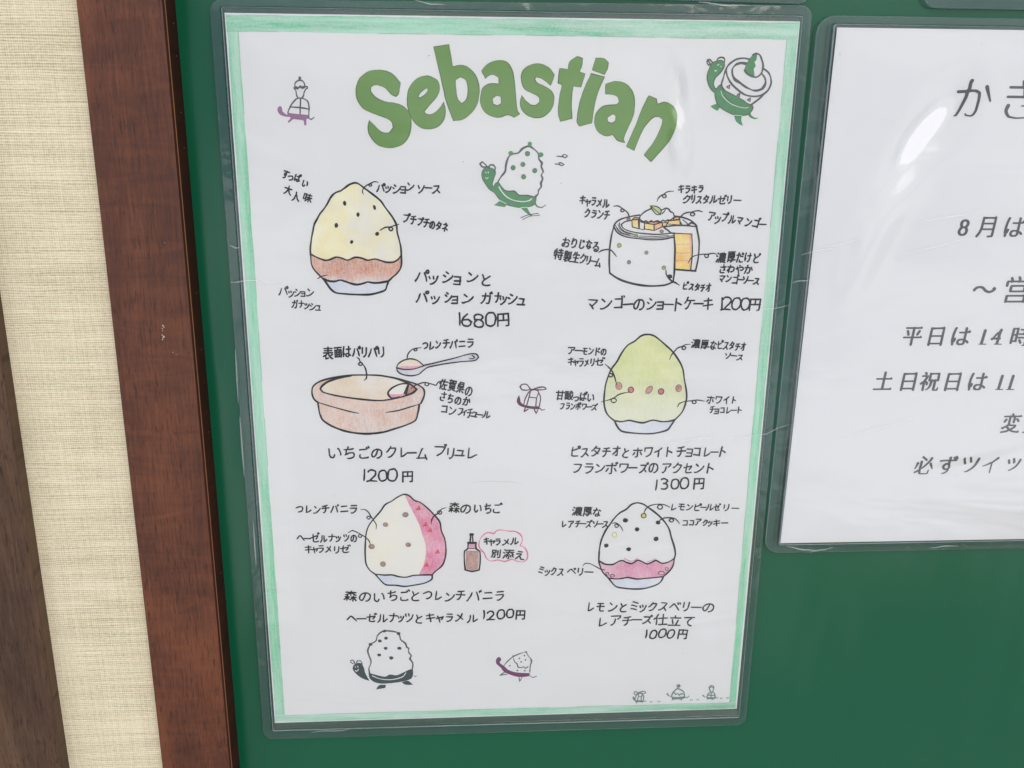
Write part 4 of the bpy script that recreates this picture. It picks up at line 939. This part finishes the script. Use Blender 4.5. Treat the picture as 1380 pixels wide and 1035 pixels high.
write(menu, Z, 'ソース', [1180,1212,1246], (160,166), 42, .42)
write(menu, Z, 'ホワイト', [1085,1130,1172,1212], (400,405), 48, .42)
write(menu, Z, 'チョコレート', [1095,1120,1150,1182,1212,1243], [455,462,458,458,460,456], 44, .42)
write(menu, Z, 'ピスタチオとホワイトチョコレート', [345,400,458,515,570,622,685,745,800,857,925,970,1012,1065,1107,1150], [685,686,685,686,686,692,688,688,685,686,686,694,688,688,688,686], 66, .50, name='handwritten_title')
write(menu, Z, 'フランボワーズのアクセント', [355,418,480,545,612,660,718,773,845,905,962,1022,1082], (776,775), 66, .50, name='handwritten_title')
digits(menu, Z, '1300', [790,833,890,945], 859, 66, .56)
write(menu, Z, '円', [1022], (861,861), 66, .54, name='yen_sign')

# ============ drawing 5: strawberry and vanilla shaved ice
Z = Zm(390, 660, 4.0588)
d = drawing('cream shaved ice with pink strawberry side, lower left')
L5 = [(628,25),(595,38),(560,62),(525,80),(500,115),(470,150),(435,195),(420,240),(415,300),(415,360),(420,405),(440,440),(470,462)]
R5 = [(628,25),(655,32),(685,58),(715,68),(750,95),(790,135),(822,175),(832,225),(850,270),(857,330),(850,380),(835,415),(800,445),(780,465)]
W5 = [(470,462),(520,466),(560,465),(600,475),(640,478),(680,468),(730,466),(780,465)]
B5 = [(470,462),(490,485),(525,518),(580,522),(630,528),(690,520),(740,510),(778,490),(782,465)]
PB = [(628,25),(650,70),(680,130),(710,190),(725,240),(745,300),(745,360),(735,410),(720,440),(708,466)]
fill(Z, L5[::-1]+PB[1:]+[(680,468),(640,478),(600,475),(560,465),(520,466)], VANILLA, d, 'vanilla_fill')
fill(Z, PB+[(730,466),(780,465)]+R5[::-1][1:-1], PINK, d, 'strawberry_fill')
fill(Z, W5+B5[::-1][1:-1], BOWL, d, 'bowl_fill')
lines(Z, [(L5[::-1]+R5[1:], dict(w=.56)), (W5, dict(w=.6)), (B5, dict(w=.6))], d)
dots(Z, [(635,136,16,14),(526,190,13,12),(450,310,16,14),(650,300,14,12),(512,406,14,15)], NUT, d, 'hazelnut', INKG, w=.18)
for (x, y, r) in ((705,100,15),(743,188,16),(768,220,15),(808,338,15),(748,410,15)):
    fill(Z, [(x-r, y+r*.8), (x+r*.3, y-r*1.1), (x+r, y+r*.7)], ROSE, d, 'strawberry_piece', h=.00009, corner=30)
leader(Z, [(390,108),(412,108),(432,122),(446,145),(462,168),(475,190),(474,215)], [(433,152,9)], d, .42)
leader(Z, [(322,234),(345,222),(370,232),(395,246),(420,262),(435,278),(443,298)], [(387,252,9)], d, .42)
leader(Z, [(775,188),(780,160),(795,140),(818,126),(832,106),(858,97)], [(822,124,11)], d, .45)
write(menu, Z, 'つレンチバニラ', [55,105,150,198,247,300,350], (107,104), 56, .46)
write(menu, Z, 'ヘーゼルナッツの', [62,100,140,187,232,268,312,352], [264,268,264,266,264,274,264,268], 54, .44)
write(menu, Z, 'キャラメリゼ', [105,140,172,214,258,304], [324,334,326,328,328,325], 52, .44)
write(menu, Z, '森のいちご', [902,965,1030,1085,1135], [97,104,103,103,100], 62, .48)
write(menu, Z, '森のいちごとつレンチバニラ', [335,415,490,565,628,690,757,815,875,937,1010,1085,1150], (584,579), 68, .50, name='handwritten_title')
write(menu, Z, 'ヘーゼルナッツとキャラメル', [343,395,450,510,568,610,655,708,770,822,875,932,1000], [705,706,700,700,700,710,700,708,700,710,700,702,700], 64, .50, name='handwritten_title')
digits(menu, Z, '1200', [1064,1105,1158,1208], 682, 62, .58)
write(menu, Z, '円', [1262], (683,683), 60, .54, name='yen_sign')
d = drawing('small brown squeeze bottle of caramel sauce')
BT = [(975,322),(978,292),(1020,292),(1022,322),(1042,338),(1043,395),(1038,438),(1000,446),(962,438),(957,390),(958,336)]
fill(Z, [(966,332),(1034,334),(1036,395),(1030,434),(1000,440),(968,434),(964,390)], CARAMEL, d, 'caramel_fill')
fill(Z, [(982,296),(1016,296),(1016,322),(982,322)], PINK_S, d, 'cap_fill')
lines(Z, [(BT, dict(w=.62, closed=True)), ([(988,290),(992,246)], dict(w=.6)), ([(1002,246),(1004,290)], dict(w=.6)), ([(978,290),(1020,290)], dict(w=.9)), ([(991,244),(1003,244)], dict(w=.9)), ([(978,322),(1020,322)], dict(w=.3))], d)
d = drawing('pink cloud bubble beside the bottle')
CL = [(1050,332),(1036,305),(1042,275),(1058,250),(1085,234),(1118,240),(1138,222),(1170,220),(1200,226),(1235,228),(1262,244),(1275,272),(1262,305),(1288,318),(1302,350),(1300,378),(1278,396),(1245,390),(1215,380),(1180,392),(1140,384),(1105,390),(1075,372),(1066,345)]
lines(Z, [(CL, dict(w=.42, closed=True, var=.3))], d, 'cloud_outline', INK_PINK)
write(menu, Z, 'キャラメル', [1078,1108,1140,1186,1232], [282,290,282,284,282], 50, .48)
write(menu, Z, '別添え', [1130,1198,1260], (350,358), 54, .48)

# ============ drawing 6: lemon and mixed berry shaved ice
Z = Zm(720, 665, 4.6)
d = drawing('white shaved ice with pink band and black dots, lower right')
L6 = [(635,58),(600,70),(570,98),(530,120),(495,155),(470,190),(445,225),(425,265),(410,310),(402,360),(400,415)]
L6b = [(400,415),(408,450),(425,487),(460,525)]
R6 = [(635,58),(675,66),(715,92),(750,118),(785,150),(815,185),(838,225),(850,275),(868,330),(874,375),(868,405)]
R6b = [(868,405),(862,440),(850,465),(825,492),(800,515)]
W6 = [(402,418),(440,438),(485,440),(515,425),(545,415),(575,428),(605,434),(640,414),(665,420),(700,436),(730,425),(755,415),(790,432),(830,425),(866,405)]
W6b = [(460,525),(510,530),(550,525),(580,520),(640,530),(690,526),(740,522),(800,515)]
B6 = [(460,525),(480,550),(510,578),(570,588),(640,592),(700,585),(760,565),(785,545),(800,515)]
fill(Z, W6+R6b[1:]+W6b[::-1][1:]+L6b[::-1][1:-1], PINK_S, d, 'pink_fill'); fill(Z, W6b+B6[::-1][1:-1], BOWL, d, 'bowl_fill')
lines(Z, [(L6[::-1]+R6[1:]+R6b[1:], dict(w=.66)), (L6[-2:]+L6b[1:], dict(w=.6)), (W6, dict(w=.62)), (W6b, dict(w=.62)), (B6, dict(w=.66))], d)
lines(Z, [([(560,404),(575,412),(600,420),(620,416),(640,402)], dict(w=.5)), ([(700,424),(730,414),(752,404)], dict(w=.4))], d, 'pink_edge', PINK_S, h=.00003)
dots(Z, [(565,166,17,15),(637,222,14,14),(767,180,15,13),(755,281,15,16),(446,323,14,14),(585,345,15,13)], INK, d, 'cookie_crumb')
dots(Z, [(678,137,15,15)], LEMON, d, 'lemon_peel', INK, w=.4); dots(Z, [(497,256,14,16)], PALEY, d, 'lemon_peel', INKG, w=.12)
s = Sheet(.00012)
for x, y, a, b in ((453,497,9,9),(483,510,14,8),(788,493,19,12),(821,468,9,9)):
    pen(s, Z, [(x+a*math.cos(t*.785), y+b*math.sin(t*.785)) for t in range(8)], .28, True, 2, 0)
s.build('berry_outline', INK, d)
leader(Z, [(485,185),(505,182),(528,196),(542,215),(550,232)], [(510,200,11)], d, .45)
leader(Z, [(680,122),(690,98),(712,78),(745,68),(778,66),(808,70),(840,85)], [(779,84,15)], d, .45)
leader(Z, [(770,180),(782,163),(808,151),(842,150),(870,155),(888,170),(900,187)], [(850,166,12)], d, .5)
leader(Z, [(300,448),(318,433),(350,436),(385,455),(415,470),(440,474)], [], d, .42)
write(menu, Z, '濃厚な', [265,332,388], (111,115), 62, .44)
write(menu, Z, 'レアチーズソース', [185,227,270,302,337,378,408,440], (187,191), 54, .44)
write(menu, Z, 'レモンピールゼリー', [865,912,962,1010,1047,1087,1132,1190,1246], (84,88), 52, .42)
write(menu, Z, 'ココアクッキー', [935,975,1015,1060,1088,1130,1180], [180,180,178,180,188,180,182], 48, .44)
write(menu, Z, 'ミックスベリー', [45,80,120,165,232,287,337], [478,492,480,485,482,485,488], 60, .44)
write(menu, Z, 'レモンとミックスベリーの', [352,410,485,550,622,672,735,800,872,940,1005,1080], [704,702,703,710,699,714,700,702,700,702,706,708], 76, .52, name='handwritten_title')
write(menu, Z, 'レアチーズ仕立て', [425,503,578,637,700,785,872,960], [794,790,786,790,786,785,786,790], 74, .52, name='handwritten_title')
digits(menu, Z, '1000', [693,738,790,845], 871, 64, .56, slant=.14)
write(menu, Z, '円', [920], (873,873), 64, .54, name='yen_sign')

# ------------------------------------------------------------------ the printed turtles
Z = Zm(360, 80, 10.35)
d = drawing('mauve turtle carrying a pointed sundae, top left')
fill(Z, [(290,748),(330,750),(460,765),(580,778),(590,800),(580,822),(550,832),(548,870),(545,915),(532,925),(518,912),(512,870),(500,850),(440,842),(370,835),(335,858),(305,882),(290,880),(292,862),(325,828),(322,805),(260,798),(200,782),(165,755),(146,715),(150,672),(178,652),(200,662),(210,688),(212,718),(235,745),(265,768),(285,768)], TURT_P2, d, 'body_print', corner=75)
lines(Z, [([(290,750),(300,712),(325,655),(365,595),(410,552),(465,540),(520,553),(565,585),(582,640),(586,700),(582,785)], dict(w=0.43)), ([(466,545),(464,650),(460,762)], dict(w=0.46)), ([(330,664),(400,668),(460,672),(520,682),(578,694)], dict(w=0.46)),
          ([(430,535),(412,505),(402,440),(375,398),(392,396),(425,412),(460,370),(498,402),(530,380),(558,382),(562,402),(532,425),(515,470),(505,510),(490,535)], dict(w=0.43)),
          ([(388,385),(390,340),(412,308),(455,290),(498,305),(522,340),(520,382)], dict(w=0.43)), ([(575,812),(615,838),(638,825),(655,808)], dict(w=0.35)), ([(405,388),(428,404),(462,378),(492,398),(515,385)], dict(w=0.72))], d, 'print_outline', INKG)
dots(Z, [(455,262,20,24,0)], INKG, d, 'cherry_print')

Z = Zm(930, 60, 8.623)
d = drawing('green turtle carrying an egg-topped cake, top right')
HEAD = [(245,225),(275,205),(310,195),(350,185),(385,198),(400,235),(392,270),(350,330),(300,380),(278,425),(275,470),(290,512),(305,515),(330,485),(362,462),(372,500),(395,528),(450,560),(550,610),(620,650),(665,685),(710,702),(730,720),(728,750),(708,782),(680,808),(640,820),(560,822),(480,805),(400,765),(345,725),(312,680),(295,630),(285,565),(255,535),(215,470),(198,390),(205,320),(225,275)]
fill(Z, HEAD, TURT_G, d, 'body_print', corner=75)
fill(Z, [(320,682),(352,722),(315,772),(270,745),(235,715)], TURT_G, d, 'foot_print'); fill(Z, [(510,825),(602,830),(595,880),(615,945),(570,925),(530,885)], TURT_G, d, 'foot_print')
fill(Z, [(670,815),(700,795),(715,825),(750,848),(800,856),(750,866),(700,850)], TURT_G, d, 'tail_print')
fill(Z, [(778,135),(768,180),(750,205),(762,250),(740,285),(748,345),(742,372),(690,352),(650,325),(632,295),(645,240),(680,180),(730,120),(775,105)], TURT_G, d, 'strawberry_print', corner=80)
lines(Z, [([(245,228),(215,240),(198,215),(200,180),(222,175),(245,192),(262,208)], dict(w=0.49)), ([(208,190),(232,222)], dict(w=0.43)), ([(308,195),(325,165),(358,148),(392,155),(402,180),(395,210)], dict(w=0.49)),
          ([(425,270),(400,330),(385,390),(365,455),(372,500),(395,528)], dict(w=0.58)), ([(690,172),(620,158),(550,168),(490,200),(450,235),(420,285),(430,360),(470,440),(540,515),(620,575),(700,600),(780,600),(845,580),(905,530),(940,450),(935,380),(905,320),(845,275)], dict(w=0.61)),
          ([(650,222),(590,215),(530,235),(495,280),(490,340),(520,405),(580,445),(650,495),(720,528),(780,535),(840,510),(875,450),(870,390),(830,335)], dict(w=0.72, var=.3)),
          ([(845,590),(790,640),(712,700)], dict(w=0.61)), ([(730,120),(775,105),(810,125),(835,180),(848,240),(840,300),(815,350),(770,378),(710,365),(660,335),(632,300)], dict(w=0.61)), (HEAD, dict(w=0.32, closed=True)),
          ([(425,492),(462,472),(455,512)], dict(w=0.38, closed=True)), ([(545,590),(575,565),(572,605)], dict(w=0.38, closed=True)), ([(665,645),(700,622),(695,662)], dict(w=0.38, closed=True)), ([(395,585),(440,640),(520,700),(600,730)], dict(w=0.20))], d, 'print_outline', INKG, h=.00009)
lines(Z, [([(358,540),(372,590),(415,640),(480,690),(560,722),(640,738),(675,732)], dict(w=0.23)), ([(320,242),(335,232)], dict(w=0.29)), ([(355,252),(362,262)], dict(w=0.29)), ([(290,300),(292,312),(310,300)], dict(w=0.29)), ([(515,822),(600,826)], dict(w=0.23))], d, 'white_line', WHITE_INK, h=.00013)

Z = Zm(540, 180, 5.176)
d = drawing('large green turtle carrying a spotted ice mountain, under the title')
BODY = [(600,232),(625,238),(655,250),(662,275),(650,315),(640,350),(648,375),(660,350),(680,335),(695,358),(728,395),(760,400),(795,402),(825,428),(860,430),(885,428),(930,440),(945,445),(940,480),(925,500),(890,512),(830,515),(770,505),(725,490),(690,462),(655,415),(620,390),(590,350),(570,315),(565,280),(578,248)]
fill(Z, BODY, TURT_G, d, 'body_print', corner=75)
fill(Z, [(690,470),(738,496),(728,512),(690,508),(650,500)], TURT_G, d, 'foot_print'); fill(Z, [(838,520),(882,516),(900,550),(920,572),(900,572),(865,545)], TURT_G, d, 'foot_print')
fill(Z, [(930,485),(942,482),(952,502),(980,512),(1012,498),(985,518),(950,512)], TURT_G, d, 'tail_print')
ICE = [(682,330),(700,300),(728,265),(735,215),(755,160),(780,142),(820,135),(850,105),(895,88),(925,105),(960,140),(965,180),(985,205),(980,230),(995,265),(980,290),(990,315),(978,345),(980,370),(962,395),(958,420),(940,440)]
lines(Z, [(ICE, dict(w=0.61, var=.25)), ([(600,232),(570,232),(553,212),(568,198),(590,215),(612,240)], dict(w=0.49)), ([(610,235),(625,220),(645,218),(662,240),(655,262)], dict(w=0.49)), ([(728,397),(760,402),(795,403),(825,430),(860,430),(925,440)], dict(w=0.43)), (BODY, dict(w=0.23, closed=True)),
          ([(838,588),(880,570),(960,555)], dict(w=0.26)), ([(850,600),(900,578),(970,568)], dict(w=0.26)), ([(1090,158),(1120,160),(1150,168),(1164,156),(1145,146),(1128,152),(1135,164)], dict(w=0.38)), ([(1078,212),(1105,215),(1125,225),(1138,216),(1120,204),(1104,206),(1112,222)], dict(w=0.38)), ([(940,490),(955,508),(985,515),(1012,498)], dict(w=0.29))], d, 'print_outline', INKG, h=.00009)
dots(Z, [(767,136,17,15),(900,72,15,15),(978,147,18,17)], TURT_G, d, 'bump_print')
dots(Z, [(884,140,16,16),(784,238,15,16),(852,215,15,15),(935,258,15,16),(857,301,15,16)], TURT_G, d, 'spot_print', INKG, w=0.20)
lines(Z, [([(686,372),(705,405),(745,445),(800,468),(860,475),(900,465),(912,455)], dict(w=0.38)), ([(590,268),(600,275)], dict(w=0.23)), ([(610,265),(612,275)], dict(w=0.23)), ([(592,308),(602,314),(612,305)], dict(w=0.23)), ([(690,465),(735,490)], dict(w=0.20)), ([(838,516),(885,514)], dict(w=0.20))], d, 'white_line', WHITE_INK, h=.00013)

Z = Zm(340, 830, 3.45)
d = drawing('slate grey turtle carrying a spotted ice mountain, bottom left')
BODY = [(540,262),(560,270),(600,280),(620,282),(640,272),(670,276),(700,264),(730,250),(746,246),(748,270),(738,292),(700,305),(650,312),(600,315),(565,306),(545,288)]
fill(Z, BODY, TURT_D, d, 'body_print', corner=75)
fill(Z, [(470,232),(485,220),(505,220),(518,238),(525,265),(546,302),(515,292),(485,272),(468,250)], TURT_D, d, 'head_print')
fill(Z, [(590,322),(622,320),(618,335),(575,342)], TURT_D, d, 'foot_print'); fill(Z, [(694,308),(724,302),(748,320),(712,320)], TURT_D, d, 'foot_print'); fill(Z, [(746,276),(762,280),(777,275),(758,284)], TURT_D, d, 'tail_print')
ICE = [(545,262),(542,245),(552,215),(543,185),(537,160),(550,133),(575,115),(582,92),(605,72),(640,70),(672,76),(685,92),(690,110),(712,128),(718,145),(728,150),(727,168),(740,185),(732,200),(746,220),(744,246)]
lines(Z, [(ICE, dict(w=0.58, var=.2)), ([(470,222),(458,216),(458,206),(468,205),(474,214),(478,224)], dict(w=0.41)), ([(484,218),(490,208),(503,208),(510,220),(508,232)], dict(w=0.41))], d, 'print_outline', INKG, h=.00009)
dots(Z, [(615,70,9,7),(680,82,9,8),(550,132,9,8)], TURT_D, d, 'bump_print')
dots(Z, [(622,103,9,8),(593,116,9,8),(620,150,9,8),(590,181,9,8),(684,150,10,8),(646,195,10,9)], TURT_D, d, 'spot_print')
lines(Z, [([(558,278),(590,291),(630,296),(670,292),(700,281),(714,265)], dict(w=0.38)), ([(478,234),(482,240)], dict(w=0.23)), ([(490,232),(492,240)], dict(w=0.23)), ([(478,252),(485,258),(494,248)], dict(w=0.32))], d, 'white_line', WHITE_INK, h=.00013)
d = drawing('small wine red turtle carrying a sprinkled ice, bottom middle')
fill(Z, [(1170,232),(1190,250),(1225,262),(1290,266),(1286,280),(1240,284),(1200,274),(1168,258),(1155,240),(1135,222),(1133,205),(1142,192),(1154,194),(1157,206),(1150,216),(1160,226)], TURT_P, d, 'body_print', corner=75)
lines(Z, [([(1170,232),(1182,215),(1212,190),(1245,175),(1273,168),(1283,185),(1298,206),(1293,230),(1290,262)], dict(w=0.38, var=.3)), ([(1215,198),(1220,215),(1230,220),(1235,238),(1250,240),(1262,236),(1270,244),(1282,236)], dict(w=0.41)), ([(1172,262),(1150,276),(1182,272)], dict(w=0.38)), ([(1240,286),(1243,305),(1254,286)], dict(w=0.38)), ([(1288,276),(1305,287),(1321,280)], dict(w=0.32))], d, 'print_outline', INKG, h=.00009)
dots(Z, [(1213,186,4,4),(1273,167,5,4),(1297,206,5,4),(1242,197,4,4),(1265,184,4,4),(1270,204,4,4),(1250,213,4,4),(1197,231,4,4),(1233,253,4,4),(1267,254,4,4)], INKG, d, 'sprinkle_print')

Z = Zm(690, 440, 4.0588)
d = drawing('small wine red turtle with a ribbon bow on its shell, left of the lime ice')
fill(Z, [(40,375),(30,390),(26,410),(36,428),(58,440),(90,448),(120,452),(150,452),(150,436),(110,436),(66,428),(48,412),(44,395)], TURT_P3, d, 'body_print', corner=75)
lines(Z, [([(64,430),(72,395),(92,360),(118,345),(142,352),(156,390),(150,436)], dict(w=0.43)), ([(100,360),(93,386),(135,390),(146,362)], dict(w=0.41)), ([(93,386),(80,432)], dict(w=0.43)), ([(134,390),(130,438)], dict(w=0.43)), ([(72,446),(66,466),(88,452)], dict(w=0.43)), ([(122,454),(132,475),(142,455)], dict(w=0.43)), ([(150,445),(163,458),(178,453)], dict(w=0.38)),
          ([(100,344),(80,348),(55,345),(44,330),(55,316),(78,316),(92,330),(104,344),(130,345),(165,346),(187,342),(178,332),(150,332),(112,344)], dict(w=0.46))], d, 'print_outline', TURT_P3, h=.00009)

Z = Zm(830, 890, 6.571)
d = drawing('row of three tiny grey-green turtles with footprints, bottom right')
fill(Z, [(165,358),(152,345),(147,328),(158,318),(165,330),(168,345),(185,352),(240,355),(248,366),(236,370),(238,384),(230,372),(192,370),(184,386),(178,374)], TURT_S, d, 'body_print', corner=80)
fill(Z, [(488,322),(470,318),(452,305),(447,292),(462,290),(468,305),(490,318),(540,325),(608,318),(612,332),(585,345),(586,366),(572,348),(530,346),(500,352),(488,372),(496,344)], TURT_S, d, 'body_print', corner=80)
fill(Z, [(805,330),(782,325),(768,315),(766,305),(778,305),(786,318),(808,324),(878,325),(876,340),(862,344),(856,358),(850,344),(815,344),(806,356),(806,342)], TURT_S, d, 'body_print', corner=80)
lines(Z, [([(168,350),(176,320),(198,292),(225,290),(245,315),(242,350)], dict(w=0.43)), ([(200,318),(192,350)], dict(w=0.41)), ([(225,318),(224,352)], dict(w=0.41)), ([(200,292),(200,318),(228,320),(232,294)], dict(w=0.41)), ([(205,288),(172,304),(158,290),(172,274),(200,288),(240,272),(263,278),(258,292),(215,290)], dict(w=0.46)), ([(240,360),(266,360)], dict(w=0.43)),
          ([(490,320),(505,285),(545,246),(598,275),(608,320)], dict(w=0.52)), ([(516,285),(530,300),(548,292),(562,308),(578,294),(594,298)], dict(w=0.49)), ([(608,326),(630,328),(645,316)], dict(w=0.43)),
          ([(805,325),(818,296),(838,278),(862,282),(876,300),(878,328)], dict(w=0.49)), ([(846,278),(842,325)], dict(w=0.46)), ([(812,306),(876,308)], dict(w=0.46)), ([(838,278),(824,238),(840,222),(862,224),(868,240),(856,275)], dict(w=0.46)), ([(826,240),(845,234),(868,242)], dict(w=0.43)), ([(876,330),(890,334),(904,326)], dict(w=0.41))], d, 'print_outline', TURT_S, h=.00009)
dots(Z, [(555,225,18,18,0)], TURT_S, d, 'bobble_print')
for x, y in ((305,366),(318,366),(372,362),(386,363),(660,350),(674,348),(718,346),(730,346),(927,336),(938,332),(984,332),(994,330)):
    dots(Z, [(x, y, 4, 8, .1)], TURT_S, d, 'footprint')

# ------------------------------------------------------------------ the opening hours notice
n0 = P(1128.3, 37); n1 = P(1051.8, 732)
notice = thing('notice_sheet', (n0[0]+.1485, 0, n1[1]), 'plain white notice with grey printed Japanese text about August hours, cut off at the right', 'notice')
NO = tuple(notice['org'])
c4 = [n0, off(n0, .297, .0004), off(n1, .2985, -.0006), n1]
V = [(x, 0, z) for x, z in c4]+[(x, th, z) for x, z in c4]
link_mesh('paper', V, [(3, 2, 1, 0), (4, 5, 6, 7), (0, 1, 5, 4), (1, 2, 6, 5), (2, 3, 7, 6), (3, 0, 4, 7)], paper2, notice, NO)
NIB = (1.0, 1.5)
def prt(Z, text, xs_, ys, em, w, slant=.10, sx=.98):
    return write(notice, Z, text, xs_, ys, em, w, sx, 'printed_line', INKP, 0, slant, None, NIB, h=.0001)
Z = Zm(1035, 0, 3.98)
prt(Z, 'かき', [1100,1350], (535,541), 232, .95, .03)
Z = Zm(1035, 260, 3.98)
prt(Z, '8', [1050], (184,184), 124, .78, .12, .95); prt(Z, '月は', [1178,1318], (184,186), 122, .70)
prt(Z, '〜', [1160], (521,521), 140, .85, .0); prt(Z, '営', [1335], (524,524), 160, .78)
prt(Z, '平日は', [775,903,1032], (769,771), 116, .72)
prt(Z, '14', [1155,1226], (771,771), 118, .85, .16, .95); prt(Z, '時', [1352], (772,772), 114, .72)
prt(Z, '土日祝日は', [620,755,868,992,1122], (1012,1014), 114, .72)
prt(Z, '11', [1247,1305], (1014,1014), 116, .85, .16, .95)
Z = Zm(1130, 520, 4.14)
prt(Z, '変更', [962,1085], (212,213), 118, .70)
prt(Z, '必ずツイッ', [477,608,735,846,978], (446,446,441,444,441), 118, .72)
s = Sheet(.0001)       # foot serifs of the figures 1 and 4
Z = Zm(1035, 260, 3.98)
for x, y in ((1150,811),(1232,811),(1240,1054),(1298,1054)):
    s.stroke([Z(x-19, y), Z(x+19, y)], .00042)
s.build('figure_serifs', INKP, notice)

for par, L in ((menu, ((387, 588), (451, 668), (578, 75), (756, 247), (624, 218), (936, 620), (920, 880), (610, 852), (397, 432))), (notice, ((1322.7, 60), (1132, 73), (1175, 455), (1290, 640), (1340, 200)))):
    for u, v in L:
        s = Sheet(.00008); s.dot(P(u, v), random.uniform(.10, .24)*MM, random.uniform(.10, .2)*MM, 0, 7, .3); s.build('dust_speck', INKG, par)

# a drawing's outline carries its fills and dots as pieces
for e_ in [o for o in COL.objects if o.type == 'EMPTY' and o.parent is menu]:
    kids = list(e_.children)
    k0 = next((k for k in kids if k.name.split('.')[0] in ('ink_outline', 'print_outline', 'cloud_outline')), kids[0])
    k0.parent = menu; k0['label'] = e_['label']
    for k in kids:
        if k is not k0: k.parent = k0
    bpy.data.objects.remove(e_)
    k0.name = 'drawing'
